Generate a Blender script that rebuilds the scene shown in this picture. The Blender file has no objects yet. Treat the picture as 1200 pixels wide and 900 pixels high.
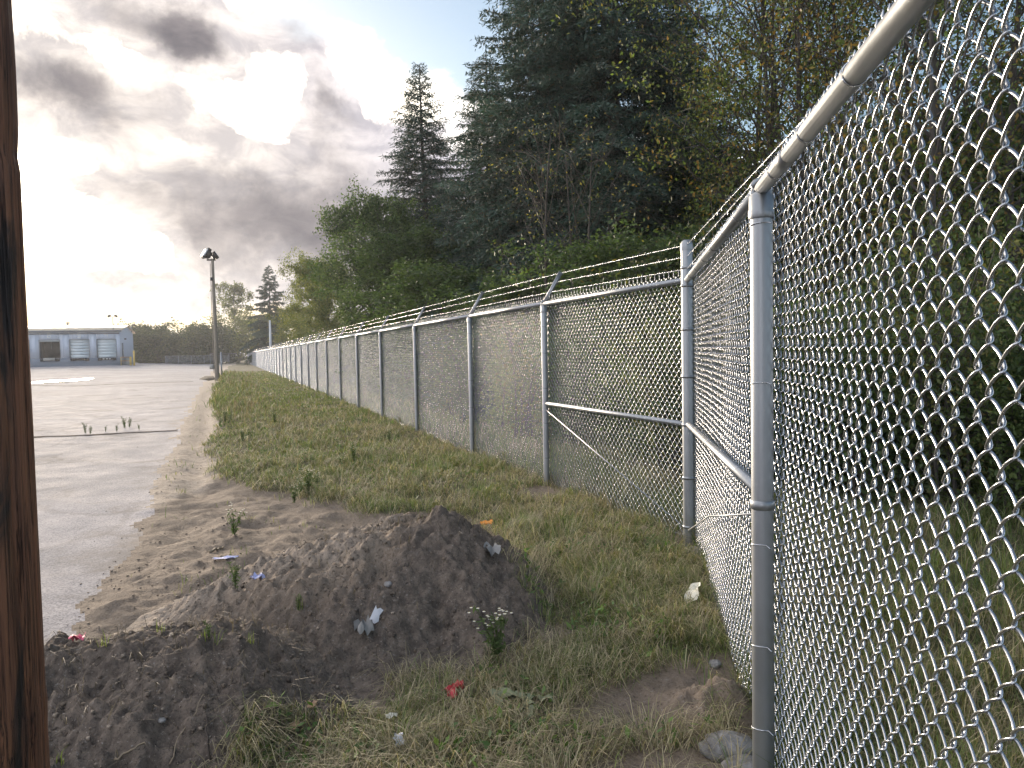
import bpy, math, random
import numpy as np
from mathutils import Matrix, Vector

# ------------------------------------------------------------------ camera, world, sun, exposure
S = bpy.context.scene
COL = S.collection
F, CX, CY = 870.0, 600.0, 450.0            # focal length and centre in pixels of a 1200 x 900 frame
CAMZ = 1.58
PITCH, ROLL = math.radians(2.58), math.radians(-1.10)
cam_d = bpy.data.cameras.new("camera")
cam_d.sensor_width = 36.0
cam_d.lens = 36.0 * F / 1200.0
cam_d.clip_start = 0.05
cam_d.clip_end = 6000.0
cam = bpy.data.objects.new("camera", cam_d)
COL.objects.link(cam)
CAM_R = Matrix.Rotation(math.pi / 2 - PITCH, 3, 'X') @ Matrix.Rotation(ROLL, 3, 'Z')
cam.matrix_world = Matrix.Translation((0, 0, CAMZ)) @ CAM_R.to_4x4()
S.camera = cam
S.render.engine = 'CYCLES'
S.view_settings.view_transform = 'Standard'
S.view_settings.look = 'None'
S.view_settings.gamma = 1.0
S.view_settings.use_curve_mapping = False
S.view_settings.exposure = 1.74
S.cycles.use_denoising = True
S.cycles.denoiser = 'OPENIMAGEDENOISE'
S.cycles.denoising_input_passes = 'RGB_ALBEDO_NORMAL'
S.cycles.denoising_prefilter = 'ACCURATE'
S.cycles.max_bounces = 6
S.cycles.diffuse_bounces = 3
S.cycles.glossy_bounces = 3
S.cycles.transmission_bounces = 3
S.cycles.transparent_max_bounces = 6
RM = np.array(CAM_R)


def ray(x, y):
    d = RM @ np.array([(x - CX) / F, (CY - y) / F, -1.0])
    return d / np.linalg.norm(d)


def gp(x, y, z=0.0):
    d = ray(x, y)
    t = (z - CAMZ) / d[2]
    return np.array([d[0] * t, d[1] * t])


def azel(x, y):
    d = ray(x, y)
    return math.atan2(d[0], d[1]), math.asin(d[2])


SUN_AZ, SUN_EL = azel(38, 262)

sun_d = bpy.data.lights.new("sun", 'SUN')
sun_d.energy = 2.0
sun_d.angle = math.radians(17)
sun_d.color = (1.0, 0.84, 0.66)
sun = bpy.data.objects.new("sun", sun_d)
COL.objects.link(sun)
sdir = Vector((math.sin(SUN_AZ) * math.cos(SUN_EL), math.cos(SUN_AZ) * math.cos(SUN_EL), math.sin(SUN_EL)))
sun.rotation_euler = sdir.to_track_quat('Z', 'Y').to_euler()
sun.location = (-40, 50, 30)


class NT:
    """small helper for node trees"""
    def __init__(self, tree):
        self.t = tree
        self.t.nodes.clear()

    def n(self, typ, **kw):
        nd = self.t.nodes.new(typ)
        for k, v in kw.items():
            setattr(nd, k, v)
        return nd

    def set(self, sock, v):
        if isinstance(v, bpy.types.NodeSocket):
            self.t.links.new(v, sock)
        elif v is not None:
            sock.default_value = v

    def m(self, op, a, b=None, c=None):
        nd = self.n('ShaderNodeMath', operation=op)
        for i, v in enumerate((a, b, c)):
            self.set(nd.inputs[i], v)
        return nd.outputs[0]

    def vm(self, op, a, b=None):
        nd = self.n('ShaderNodeVectorMath', operation=op)
        self.set(nd.inputs[0], a)
        if b is not None:
            if op == 'SCALE':
                self.set(nd.inputs[3], b)
            else:
                self.set(nd.inputs[1], b)
        return nd.outputs[1] if op in ('LENGTH', 'DOT_PRODUCT', 'DISTANCE') else nd.outputs[0]

    def mr(self, v, a, b, lo=0.0, hi=1.0, smooth=True):
        nd = self.n('ShaderNodeMapRange')
        nd.interpolation_type = 'SMOOTHSTEP' if smooth else 'LINEAR'
        nd.clamp = True
        self.set(nd.inputs[0], v)
        for i, q in zip((1, 2, 3, 4), (a, b, lo, hi)):
            self.set(nd.inputs[i], q)
        return nd.outputs[0]

    def mix(self, f, a, b, blend='MIX'):
        nd = self.n('ShaderNodeMix', data_type='RGBA', blend_type=blend)
        self.set(nd.inputs[0], f)
        self.set(nd.inputs[6], a if isinstance(a, bpy.types.NodeSocket) else (*a[:3], 1.0))
        self.set(nd.inputs[7], b if isinstance(b, bpy.types.NodeSocket) else (*b[:3], 1.0))
        return nd.outputs[2]

    def noise(self, vec, scale, detail=4.0, rough=0.55, dist=0.0, color=False):
        nd = self.n('ShaderNodeTexNoise')
        if vec is not None:
            self.set(nd.inputs['Vector'], vec)
        nd.inputs['Scale'].default_value = scale
        nd.inputs['Detail'].default_value = detail
        nd.inputs['Roughness'].default_value = rough
        nd.inputs['Distortion'].default_value = dist
        return nd.outputs[1] if color else nd.outputs[0]


def build_world():
    w = bpy.data.worlds.new("World")
    S.world = w
    w.use_nodes = True
    t = NT(w.node_tree)
    tc = t.n('ShaderNodeTexCoord')
    d = tc.outputs['Generated']
    sky = t.n('ShaderNodeTexSky', sky_type='NISHITA')
    sky.sun_disc = False
    sky.sun_elevation = SUN_EL
    sky.sun_rotation = SUN_AZ
    sky.air_density = 1.0
    sky.dust_density = 1.0
    sky.ozone_density = 1.5
    sep = t.n('ShaderNodeSeparateXYZ')
    t.set(sep.inputs[0], d)
    x, y, z = sep.outputs
    az = t.m('ARCTAN2', x, y)
    el = t.m('ARCSINE', z)
    # clouds are flattened towards the horizon
    warp_n = t.noise(d, 4.5, 8.0, 0.62, 0.2, color=True)
    warp = t.vm('SCALE', t.vm('SUBTRACT', warp_n, (0.5, 0.5, 0.5)), 0.17)
    cmb = t.n('ShaderNodeCombineXYZ')
    t.set(cmb.inputs[0], az)
    t.set(cmb.inputs[1], el)
    uv = t.vm('ADD', cmb.outputs[0], warp)
    flat = t.vm('MULTIPLY', d, (1.0, 1.0, 1.7))
    fine = t.noise(flat, 7.0, 12.0, 0.60, 0.25)
    puff = t.noise(flat, 15.0, 9.0, 0.62, 0.5)
    # masses of cloud: centre, half-axes (pixels of the photograph), tilt in degrees, weight
    blobs = [(95, 98, 125, 58, 8, 1.25), (20, 65, 90, 60, 0, 0.7), (150, -5, 170, 48, 6, 1.05), (225, 48, 52, 50, 20, 0.85),
             (348, 58, 36, 66, -28, 0.85), (388, 120, 52, 34, 0, 0.8), (320, 152, 80, 28, 12, 0.7),
             (255, 225, 200, 70, 14, 0.90), (385, 240, 150, 110, 0, 0.68), (440, 180, 90, 62, 0, 0.45), (140, 232, 115, 30, 10, 0.5),
             (320, 305, 130, 46, 4, 0.62), (150, 332, 125, 20, 2, 0.62), (240, 295, 40, 34, 0, 0.45), (480, 300, 150, 110, 0, 0.5),
             (240, 84, 74, 30, 30, -0.7), (312, 112, 38, 58, 24, -0.75), (60, 235, 120, 34, 0, -0.5), (120, 290, 90, 28, 8, -0.5), (105, 38, 50, 20, 20, -0.7), (190, 150, 60, 16, 20, -0.5), (70, 275, 95, 50, 0, -0.7), (60, 180, 75, 22, 0, -0.45), (460, 95, 95, 34, 6, -0.6)]
    D = None
    for (px, py, rx, ry, tilt, wt) in blobs:
        a0, e0 = azel(px, py)
        a1, _ = azel(px + 10, py)
        _, e1 = azel(px, py + 10)
        ra, re = abs(a1 - a0) / 10 * rx, abs(e1 - e0) / 10 * ry
        mp = t.n('ShaderNodeMapping', vector_type='TEXTURE')
        t.set(mp.inputs['Vector'], uv)
        mp.inputs['Location'].default_value = (a0, e0, 0)
        mp.inputs['Rotation'].default_value = (0, 0, -math.radians(tilt))
        mp.inputs['Scale'].default_value = (ra, re, 1)
        r = t.vm('LENGTH', t.vm('MULTIPLY', mp.outputs[0], (1, 1, 0)))
        g = t.mr(r, 0.1, 1.5, wt, 0.0)
        D = g if D is None else t.m('ADD', D, g)
    gen = t.noise(t.vm('MULTIPLY', d, (1.6, 1.6, 3.4)), 1.5, 8.0, 0.6, 0.3)
    side = t.mr(t.m('ABSOLUTE', t.m('ADD', az, 0.30)), 0.42, 0.75)
    D = t.m('ADD', D, t.m('MULTIPLY', side, t.mr(gen, 0.54, 0.72, 0.0, 0.7)))
    D = t.m('ADD', D, t.m('MULTIPLY', t.m('SUBTRACT', fine, 0.5), 1.9))
    D = t.m('ADD', D, t.m('MULTIPLY', t.m('SUBTRACT', puff, 0.5), 0.7))
    dark = t.mr(D, -0.30, 0.42)
    # angle from the veiled sun
    ca = t.vm('DOT_PRODUCT', t.vm('NORMALIZE', d), tuple(sdir))
    glow = t.mr(ca, 0.84, 1.0)
    glow2 = t.mr(ca, 0.55, 0.97)
    bright = t.mix(glow2, (0.84, 0.87, 0.93), (1.0, 0.94, 0.85))
    bright = t.mix(glow, bright, (2.5, 2.15, 1.65))
    bright = t.mix(t.m('MULTIPLY', t.mr(el, 0.17, 0.03), t.mr(ca, 0.80, 0.97)), bright, (0.95, 0.72, 0.335))
    grey = t.mix(t.mr(D, 0.60, 1.75), (0.212, 0.210, 0.250), (0.048, 0.047, 0.060))
    grey = t.mix(glow, grey, t.mix(t.mr(D, 0.60, 1.75), (0.31, 0.285, 0.265), (0.085, 0.078, 0.082)))
    grey = t.mix(1.0, grey, t.mix(t.mr(puff, 0.34, 0.66), (0.72, 0.72, 0.75), (1.30, 1.27, 1.22)), 'MULTIPLY')
    cloud = t.mix(dark, bright, grey)
    # gaps of blue: high up and to the right of the bright clouds, and scattered elsewhere
    a_r, e_r = azel(440, 72)
    bl = t.m('ADD', t.m('SUBTRACT', el, e_r), t.m('MULTIPLY', t.m('SUBTRACT', az, a_r), 0.30))
    bl = t.m('ADD', bl, t.m('MULTIPLY', t.m('SUBTRACT', fine, 0.5), 0.14))
    blue = t.mr(bl, -0.01, 0.035)
    azr = t.mr(az, -0.40, -0.29)
    blue = t.m('MULTIPLY', blue, azr)
    bluer = t.m('MULTIPLY', t.mr(gen, 0.50, 0.38), side)
    blue = t.m('MAXIMUM', blue, bluer)
    blue = t.m('MULTIPLY', blue, t.mr(el, 0.05, 0.25))
    bg1 = t.n('ShaderNodeBackground')
    t.set(bg1.inputs[0], sky.outputs[0])
    bg1.inputs[1].default_value = 0.075
    bg2 = t.n('ShaderNodeBackground')
    t.set(bg2.inputs[0], cloud)
    bg2.inputs[1].default_value = 1.0
    ms = t.n('ShaderNodeMixShader')
    t.set(ms.inputs[0], blue)
    t.t.links.new(bg2.outputs[0], ms.inputs[1])
    t.t.links.new(bg1.outputs[0], ms.inputs[2])
    out = t.n('ShaderNodeOutputWorld')
    t.t.links.new(ms.outputs[0], out.inputs[0])
    w.cycles.sampling_method = 'MANUAL'
    w.cycles.sample_map_resolution = 1024


build_world()

# ------------------------------------------------------------------ numpy helpers
rng = np.random.default_rng(7)


def _h(ix, iy, seed):
    n = (ix.astype(np.int64) * 374761393 + iy.astype(np.int64) * 668265263 + seed * 974711) & 0x7fffffff
    n = ((n ^ (n >> 13)) * 1274126177) & 0x7fffffff
    n = n ^ (n >> 16)
    return (n & 0xffff) / 65535.0


def vnoise(x, y, seed=0):
    x = np.asarray(x, float)
    y = np.asarray(y, float)
    ix, iy = np.floor(x), np.floor(y)
    fx, fy = x - ix, y - iy
    ux, uy = fx * fx * fx * (fx * (fx * 6 - 15) + 10), fy * fy * fy * (fy * (fy * 6 - 15) + 10)
    ix, iy = ix.astype(np.int64), iy.astype(np.int64)
    a, b = _h(ix, iy, seed), _h(ix + 1, iy, seed)
    c, d = _h(ix, iy + 1, seed), _h(ix + 1, iy + 1, seed)
    return (a + (b - a) * ux) * (1 - uy) + (c + (d - c) * ux) * uy - 0.5


def fbm(x, y, scale, octv=4, gain=0.5, seed=0, ridge=False):
    s, amp, tot = 0.0, 1.0, 0.0
    ca, sa = math.cos(0.6), math.sin(0.6)
    X, Y = np.asarray(x, float) / scale, np.asarray(y, float) / scale
    for o in range(octv):
        v = vnoise(X, Y, seed + o * 17)
        if ridge:
            v = 0.5 - 2 * np.abs(v)
        s = s + amp * v
        tot += amp
        amp *= gain
        X, Y = (X * ca - Y * sa) * 2.03 + 11.3, (X * sa + Y * ca) * 2.03 + 5.1
    return s / tot


def sstep(a, b, x):
    t = np.clip((np.asarray(x, float) - a) / (b - a), 0, 1)
    return t * t * (3 - 2 * t)


class MB:
    """collects geometry for one mesh object"""
    def __init__(self):
        self.v, self.q, self.t, self.c, self.n = [], [], [], [], 0

    def add(self, v, q=None, t=None, col=None):
        v = np.asarray(v, float).reshape(-1, 3)
        if q is not None and len(q):
            self.q.append(np.asarray(q, np.int64).reshape(-1, 4) + self.n)
        if t is not None and len(t):
            self.t.append(np.asarray(t, np.int64).reshape(-1, 3) + self.n)
        if col is not None:
            col = np.asarray(col, float)
            if col.ndim == 1:
                col = np.tile(col, (len(v), 1))
            self.c.append(col)
        self.v.append(v)
        self.n += len(v)
        return self

    def box(self, lo, hi, M=None):
        lo, hi = np.array(lo, float), np.array(hi, float)
        v = np.array([[(lo, hi)[i & 1][0], (lo, hi)[(i >> 1) & 1][1], (lo, hi)[(i >> 2) & 1][2]] for i in range(8)])
        if M is not None:
            v = v @ np.array(M)[:3, :3].T + np.array(M)[:3, 3]
        return self.add(v, [[0, 2, 3, 1], [4, 5, 7, 6], [0, 1, 5, 4], [2, 6, 7, 3], [0, 4, 6, 2], [1, 3, 7, 5]])

    def tube(self, P, r, sides=8, caps=True, close=False, col=None):
        P = np.asarray(P, float)
        n = len(P)
        r = np.full(n, r, float) if np.isscalar(r) else np.asarray(r, float)
        T = np.gradient(P, axis=0)
        if close:
            T = np.roll(P, -1, 0) - np.roll(P, 1, 0)
        T /= np.linalg.norm(T, axis=1)[:, None] + 1e-12
        ref = np.array([0, 0, 1.0]) if abs(np.mean(T[:, 2])) < 0.8 else np.array([0, 1.0, 0])
        U = np.cross(T, ref)
        U /= np.linalg.norm(U, axis=1)[:, None] + 1e-9
        V = np.cross(T, U)
        a = np.arange(sides) * 2 * math.pi / sides
        v = P[:, None, :] + r[:, None, None] * (np.cos(a)[None, :, None] * U[:, None, :] + np.sin(a)[None, :, None] * V[:, None, :])
        i = np.arange(n if close else n - 1)[:, None]
        j = np.arange(sides)[None, :]
        i2, j2 = (i + 1) % n, (j + 1) % sides
        q = np.stack([i * sides + j, i2 * sides + j, i2 * sides + j2, i * sides + j2], -1).reshape(-1, 4)
        v = v.reshape(-1, 3)
        tr = None
        if caps and not close:
            v = np.vstack([v, P[0], P[-1]])
            jj = np.arange(sides)
            tr = np.vstack([np.stack([np.full(sides, n * sides), jj, (jj + 1) % sides], 1),
                            np.stack([np.full(sides, n * sides + 1), (n - 1) * sides + (jj + 1) % sides, (n - 1) * sides + jj], 1)])
        return self.add(v, q, tr, col)

    def build(self, name, mat, parent=None, smooth=False, loc=None):
        v = np.vstack(self.v)
        me = bpy.data.meshes.new(name)
        q = np.vstack(self.q) if self.q else np.zeros((0, 4), np.int64)
        t = np.vstack(self.t) if self.t else np.zeros((0, 3), np.int64)
        me.vertices.add(len(v))
        me.vertices.foreach_set('co', v.astype(np.float32).ravel())
        me.loops.add(len(q) * 4 + len(t) * 3)
        me.loops.foreach_set('vertex_index', np.concatenate([q.ravel(), t.ravel()]).astype(np.int32))
        me.polygons.add(len(q) + len(t))
        me.polygons.foreach_set('loop_start', np.concatenate([np.arange(len(q)) * 4, len(q) * 4 + np.arange(len(t)) * 3]).astype(np.int32))
        if smooth:
            me.polygons.foreach_set('use_smooth', np.ones(len(q) + len(t), bool))
        if self.c:
            c = np.vstack(self.c)
            if c.shape[1] == 3:
                c = np.hstack([c, np.ones((len(c), 1))])
            at = me.color_attributes.new('Col', 'FLOAT_COLOR', 'POINT')
            at.data.foreach_set('color', c.astype(np.float32).ravel())
        me.update(calc_edges=True)
        me.validate()
        me.materials.append(mat)
        return link(name, me, parent, loc)


def link(name, me, parent=None, loc=None, rot=None, scale=None):
    o = bpy.data.objects.new(name, me)
    COL.objects.link(o)
    if parent:
        o.parent = parent
    if loc is not None:
        o.location = [float(q) for q in loc]
    if rot is not None:
        o.rotation_euler = [float(q) for q in rot]
    if scale is not None:
        o.scale = [float(q) for q in (scale if np.iterable(scale) else (scale,) * 3)]
    return o


def tag(o, label=None, cat=None, group=None, kind=None):
    for k, v in (('label', label), ('category', cat), ('group', group), ('kind', kind)):
        if v:
            o[k] = v
    return o


def thing(name, label, cat, loc=(0, 0, 0), rotz=0.0, group=None):
    o = link(name, None, None, loc, (0, 0, rotz))
    return tag(o, label, cat, group)


def copy_tree(o, parent=None):
    c = o.copy()
    COL.objects.link(c)
    if parent:
        c.parent = parent
    for ch in list(o.children):
        copy_tree(ch, c)
    return c


# ------------------------------------------------------------------ materials
def mat(name, fn):
    m = bpy.data.materials.new(name)
    m.use_nodes = True
    t = NT(m.node_tree)
    out = t.n('ShaderNodeOutputMaterial')
    p = t.n('ShaderNodeBsdfPrincipled')
    t.t.links.new(p.outputs[0], out.inputs[0])
    t.p, t.out = p, out
    t.co = t.n('ShaderNodeTexCoord').outputs['Object']
    fn(t)
    return m


def bump(t, h, strength=0.4, dist=0.02):
    b = t.n('ShaderNodeBump')
    b.inputs['Strength'].default_value = strength
    b.inputs['Distance'].default_value = dist
    t.set(b.inputs['Height'], h)
    t.t.links.new(b.outputs[0], t.p.inputs['Normal'])


def plain(name, colr, rough=0.6, metal=0.0, var=0.15, nscale=8.0, bmp=0.0, spec=0.5):
    def fn(t):
        n = t.noise(t.co, nscale, 5, 0.6)
        c = t.mix(n, tuple(q * (1 - var) for q in colr), tuple(min(1, q * (1 + var)) for q in colr))
        t.set(t.p.inputs['Base Color'], c)
        t.set(t.p.inputs['Roughness'], t.mr(n, 0.3, 0.7, max(0.05, rough - 0.08), min(1, rough + 0.08)))
        t.p.inputs['Metallic'].default_value = metal
        t.p.inputs['Specular IOR Level'].default_value = spec
        if bmp:
            bump(t, t.noise(t.co, nscale * 6, 4), bmp, 0.01)
    return mat(name, fn)


def mat_galv(t):
    n = t.noise(t.co, 3.0, 5, 0.6)
    vor = t.n('ShaderNodeTexVoronoi')
    vor.inputs['Scale'].default_value = 90
    sp = t.n('ShaderNodeSeparateColor')
    t.set(sp.inputs[0], vor.outputs['Color'])
    streak = t.noise(t.vm('MULTIPLY', t.co, (40, 40, 1.5)), 1.0, 3)
    f = t.m('ADD', t.m('MULTIPLY', n, 0.6), t.m('ADD', t.m('MULTIPLY', sp.outputs[0], 0.05), t.m('MULTIPLY', streak, 0.35)))
    t.set(t.p.inputs['Base Color'], t.mix(t.mr(f, 0.25, 0.85), (0.25, 0.262, 0.275), (0.35, 0.363, 0.375)))
    t.set(t.p.inputs['Roughness'], t.mr(f, 0.2, 0.9, 0.36, 0.52))
    t.p.inputs['Metallic'].default_value = 0.8


def mat_wire(t):
    n = t.noise(t.co, 30.0, 3, 0.6)
    t.set(t.p.inputs['Base Color'], t.mix(n, (0.37, 0.385, 0.41), (0.54, 0.555, 0.585)))
    t.p.inputs['Roughness'].default_value = 0.27
    t.p.inputs['Metallic'].default_value = 0.95


def attr_col(t):
    a = t.n('ShaderNodeAttribute', attribute_name='Col')
    return a.outputs['Color'], a.outputs['Alpha']


def mat_foliage(name, transl=0.35, rough=0.55, tint=(1, 1, 1), spec=0.3):
    def fn(t):
        c, _ = attr_col(t)
        c = t.mix(1.0, c, tint, 'MULTIPLY')
        t.set(t.p.inputs['Base Color'], c)
        t.p.inputs['Roughness'].default_value = rough
        t.p.inputs['Specular IOR Level'].default_value = spec
        if transl:
            tr = t.n('ShaderNodeBsdfTranslucent')
            t.set(tr.inputs[0], t.mix(1.0, c, (1.3, 1.35, 0.7), 'MULTIPLY'))
            ms = t.n('ShaderNodeMixShader')
            ms.inputs[0].default_value = transl
            t.t.links.new(t.p.outputs[0], ms.inputs[1])
            t.t.links.new(tr.outputs[0], ms.inputs[2])
            t.t.links.new(ms.outputs[0], t.out.inputs[0])
    return mat(name, fn)


def mat_soil(t):
    """ground, mound soil: Col.r = bare sand amount and painted sunlit flank, Col.g = litter / turf amount, Col.b = dark damp soil and painted shade"""
    c, _ = attr_col(t)
    sp = t.n('ShaderNodeSeparateColor')
    t.set(sp.inputs[0], c)
    r, g, b = sp.outputs
    n1 = t.noise(t.co, 1.3, 6, 0.6)
    n2 = t.noise(t.co, 14.0, 6, 0.65)
    n3 = t.noise(t.co, 70.0, 4, 0.7)
    soil = t.mix(n2, (0.14, 0.108, 0.082), (0.27, 0.215, 0.165))
    sand = t.mix(t.mr(n2, 0.3, 0.7), (0.27, 0.220, 0.172), (0.42, 0.350, 0.282))
    moist_shade = t.mix(t.mr(n2, 0.3, 0.7), (0.090, 0.073, 0.061), (0.190, 0.153, 0.123))
    turf = t.mix(t.mr(n2, 0.35, 0.65), (0.055, 0.058, 0.026), (0.135, 0.115, 0.066))
    k = t.m('ADD', r, t.m('MULTIPLY', t.m('SUBTRACT', n1, 0.5), 0.6))
    c = t.mix(t.mr(k, 0.3, 0.7), soil, sand)
    c = t.mix(t.mr(t.m('ADD', b, t.m('MULTIPLY', t.m('SUBTRACT', n2, 0.5), 0.7)), 0.3, 0.7), c, moist_shade)
    c = t.mix(t.mr(t.m('ADD', g, t.m('MULTIPLY', t.m('SUBTRACT', n2, 0.5), 0.7)), 0.35, 0.65), c, turf)
    peb = t.mr(n3, 0.60, 0.67)
    c = t.mix(t.m('MULTIPLY', peb, 0.65), c, (0.33, 0.30, 0.27))
    c = t.mix(t.m('MULTIPLY', t.mr(n3, 0.45, 0.33), 0.75), c, (0.045, 0.036, 0.029))
    c = t.mix(t.m('MULTIPLY', t.mr(t.noise(t.co, 34.0, 5, 0.7), 0.44, 0.30), 0.6), c, (0.055, 0.043, 0.035))
    t.set(t.p.inputs['Base Color'], c)
    t.p.inputs['Roughness'].default_value = 0.93
    t.p.inputs['Specular IOR Level'].default_value = 0.2
    n4 = t.noise(t.co, 30.0, 6, 0.7, 0.4)
    n5 = t.noise(t.co, 6.0, 5, 0.65, 0.3)
    hgt = t.m('ADD', t.m('ADD', t.m('MULTIPLY', n5, 1.0), t.m('MULTIPLY', n2, 0.55)), t.m('ADD', t.m('MULTIPLY', n4, 0.34), t.m('MULTIPLY', n3, 0.14)))
    bump(t, hgt, 0.9, 0.038)


def mat_asphalt(t):
    c, _ = attr_col(t)
    sp = t.n('ShaderNodeSeparateColor')
    t.set(sp.inputs[0], c)
    sandy, crack, _b = sp.outputs
    n1 = t.noise(t.co, 0.16, 6, 0.6, 0.5)
    n2 = t.noise(t.co, 1.6, 6, 0.65)
    n3 = t.noise(t.co, 130.0, 3, 0.7)
    vor = t.n('ShaderNodeTexVoronoi')
    vor.inputs['Scale'].default_value = 95
    t.set(vor.inputs['Vector'], t.co)
    vs = t.n('ShaderNodeSeparateColor')
    t.set(vs.inputs[0], vor.outputs['Color'])
    c = t.mix(t.mr(n1, 0.35, 0.65), (0.190, 0.180, 0.208), (0.325, 0.308, 0.348))
    c = t.mix(t.mr(n2, 0.35, 0.7, 0.0, 0.55), c, (0.30, 0.285, 0.28))
    agg = t.mix(vs.outputs[0], (0.06, 0.06, 0.065), (0.56, 0.53, 0.50))
    c = t.mix(0.42, c, agg)
    st = t.noise(t.co, 0.55, 7, 0.68, 0.6)
    c = t.mix(t.mr(st, 0.52, 0.66, 0, 0.55), c, (0.095, 0.086, 0.080))
    st2 = t.noise(t.vm('ADD', t.co, (31.0, 7.0, 0.0)), 2.6, 6, 0.7, 0.4)
    c = t.mix(t.mr(st2, 0.60, 0.70, 0, 0.5), c, (0.115, 0.10, 0.088))
    # network of fine cracks
    wv = t.n('ShaderNodeTexVoronoi', feature='DISTANCE_TO_EDGE')
    wv.inputs['Scale'].default_value = 0.20
    t.set(wv.inputs['Vector'], t.vm('ADD', t.co, t.vm('SCALE', t.noise(t.co, 0.6, 5, 0.6, color=True), 1.3)))
    cr = t.mr(wv.outputs['Distance'], 0.004, 0.012, 1.0, 0.0)
    c = t.mix(t.m('MULTIPLY', cr, 0.22), c, (0.07, 0.062, 0.055))
    k = t.m('ADD', sandy, t.m('MULTIPLY', t.m('SUBTRACT', n2, 0.5), 0.9))
    c = t.mix(t.mr(k, 0.35, 0.75, 0, 0.9), c, t.mix(n3, (0.23, 0.19, 0.15), (0.34, 0.28, 0.225)))
    c = t.mix(t.mr(crack, 0.3, 0.8), c, (0.06, 0.052, 0.045))
    t.set(t.p.inputs['Base Color'], c)
    t.set(t.p.inputs['Roughness'], t.mr(n2, 0.3, 0.7, 0.80, 0.95))
    t.p.inputs['Specular IOR Level'].default_value = 0.12
    bump(t, t.m('ADD', vs.outputs[0], t.m('MULTIPLY', n2, 1.5)), 0.5, 0.006)


def mat_polewood(t):
    g = t.vm('MULTIPLY', t.co, (30, 30, 1.1))
    n1 = t.noise(g, 1.0, 6, 0.65, 0.3)
    n2 = t.noise(t.vm('MULTIPLY', t.co, (7, 7, 1.6)), 1.0, 5, 0.6, 0.6)
    n3 = t.noise(t.vm('MULTIPLY', t.co, (160, 160, 5)), 1.0, 3, 0.6)
    c = t.mix(t.mr(n1, 0.3, 0.7), (0.085, 0.034, 0.020), (0.30, 0.120, 0.062))
    c = t.mix(t.mr(n3, 0.35, 0.65, 0, 0.5), c, (0.26, 0.115, 0.052))
    # tar-dark preservative blotches
    sx = t.n('ShaderNodeSeparateXYZ')
    t.set(sx.inputs[0], t.co)
    tar = t.m('ADD', n2, t.mr(sx.outputs[2], 0.9, 1.5, 0.10, 0.0))
    c = t.mix(t.mr(tar, 0.56, 0.65, 0, 0.92), c, (0.012, 0.010, 0.011))
    # faded red paint daub
    rd = t.mr(t.vm('DISTANCE', t.co, (0.05, -0.22, 1.30)), 0.06, 0.20, 0.85, 0.0)
    c = t.mix(t.m('MULTIPLY', rd, t.mr(n1, 0.4, 0.6)), c, (0.30, 0.022, 0.014))
    t.set(t.p.inputs['Base Color'], c)
    t.set(t.p.inputs['Roughness'], t.mr(n2, 0.3, 0.7, 0.75, 0.5))
    chk = t.noise(t.vm('MULTIPLY', t.co, (55, 55, 0.9)), 1.0, 5, 0.7, 0.2)
    ck = t.mr(t.m('ABSOLUTE', t.m('SUBTRACT', chk, 0.5)), 0.0, 0.022, 1.0, 0.0)
    old = t.p.inputs['Base Color'].links[0].from_socket
    t.set(t.p.inputs['Base Color'], t.mix(t.m('MULTIPLY', ck, 0.8), old, (0.008, 0.006, 0.005)))
    bump(t, t.m('SUBTRACT', t.m('ADD', n1, t.m('MULTIPLY', n3, 0.5)), ck), 0.9, 0.008)


def mat_puddle(t):
    t.p.inputs['Specular IOR Level'].default_value = 0.22
    t.p.inputs['Base Color'].default_value = (0.34, 0.27, 0.12, 1)
    t.p.inputs['Roughness'].default_value = 0.22
    t.p.inputs['IOR'].default_value = 1.33
    bump(t, t.noise(t.co, 9, 2), 0.02, 0.01)


def mat_bark(t):
    c0 = t.noise(t.vm('MULTIPLY', t.co, (14, 14, 3)), 1.0, 5, 0.65)
    t.set(t.p.inputs['Base Color'], t.mix(c0, (0.030, 0.026, 0.022), (0.095, 0.080, 0.066)))
    t.p.inputs['Roughness'].default_value = 0.9
    bump(t, c0, 0.8, 0.02)


def mat_rock(t):
    n = t.noise(t.co, 9, 7, 0.65)
    n2 = t.noise(t.co, 60, 4, 0.6)
    t.set(t.p.inputs['Base Color'], t.mix(t.mr(n, 0.3, 0.7), (0.13, 0.125, 0.12), (0.34, 0.33, 0.325)))
    t.p.inputs['Roughness'].default_value = 0.9
    bump(t, t.m('ADD', n, t.m('MULTIPLY', n2, 0.4)), 0.9, 0.02)


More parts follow.
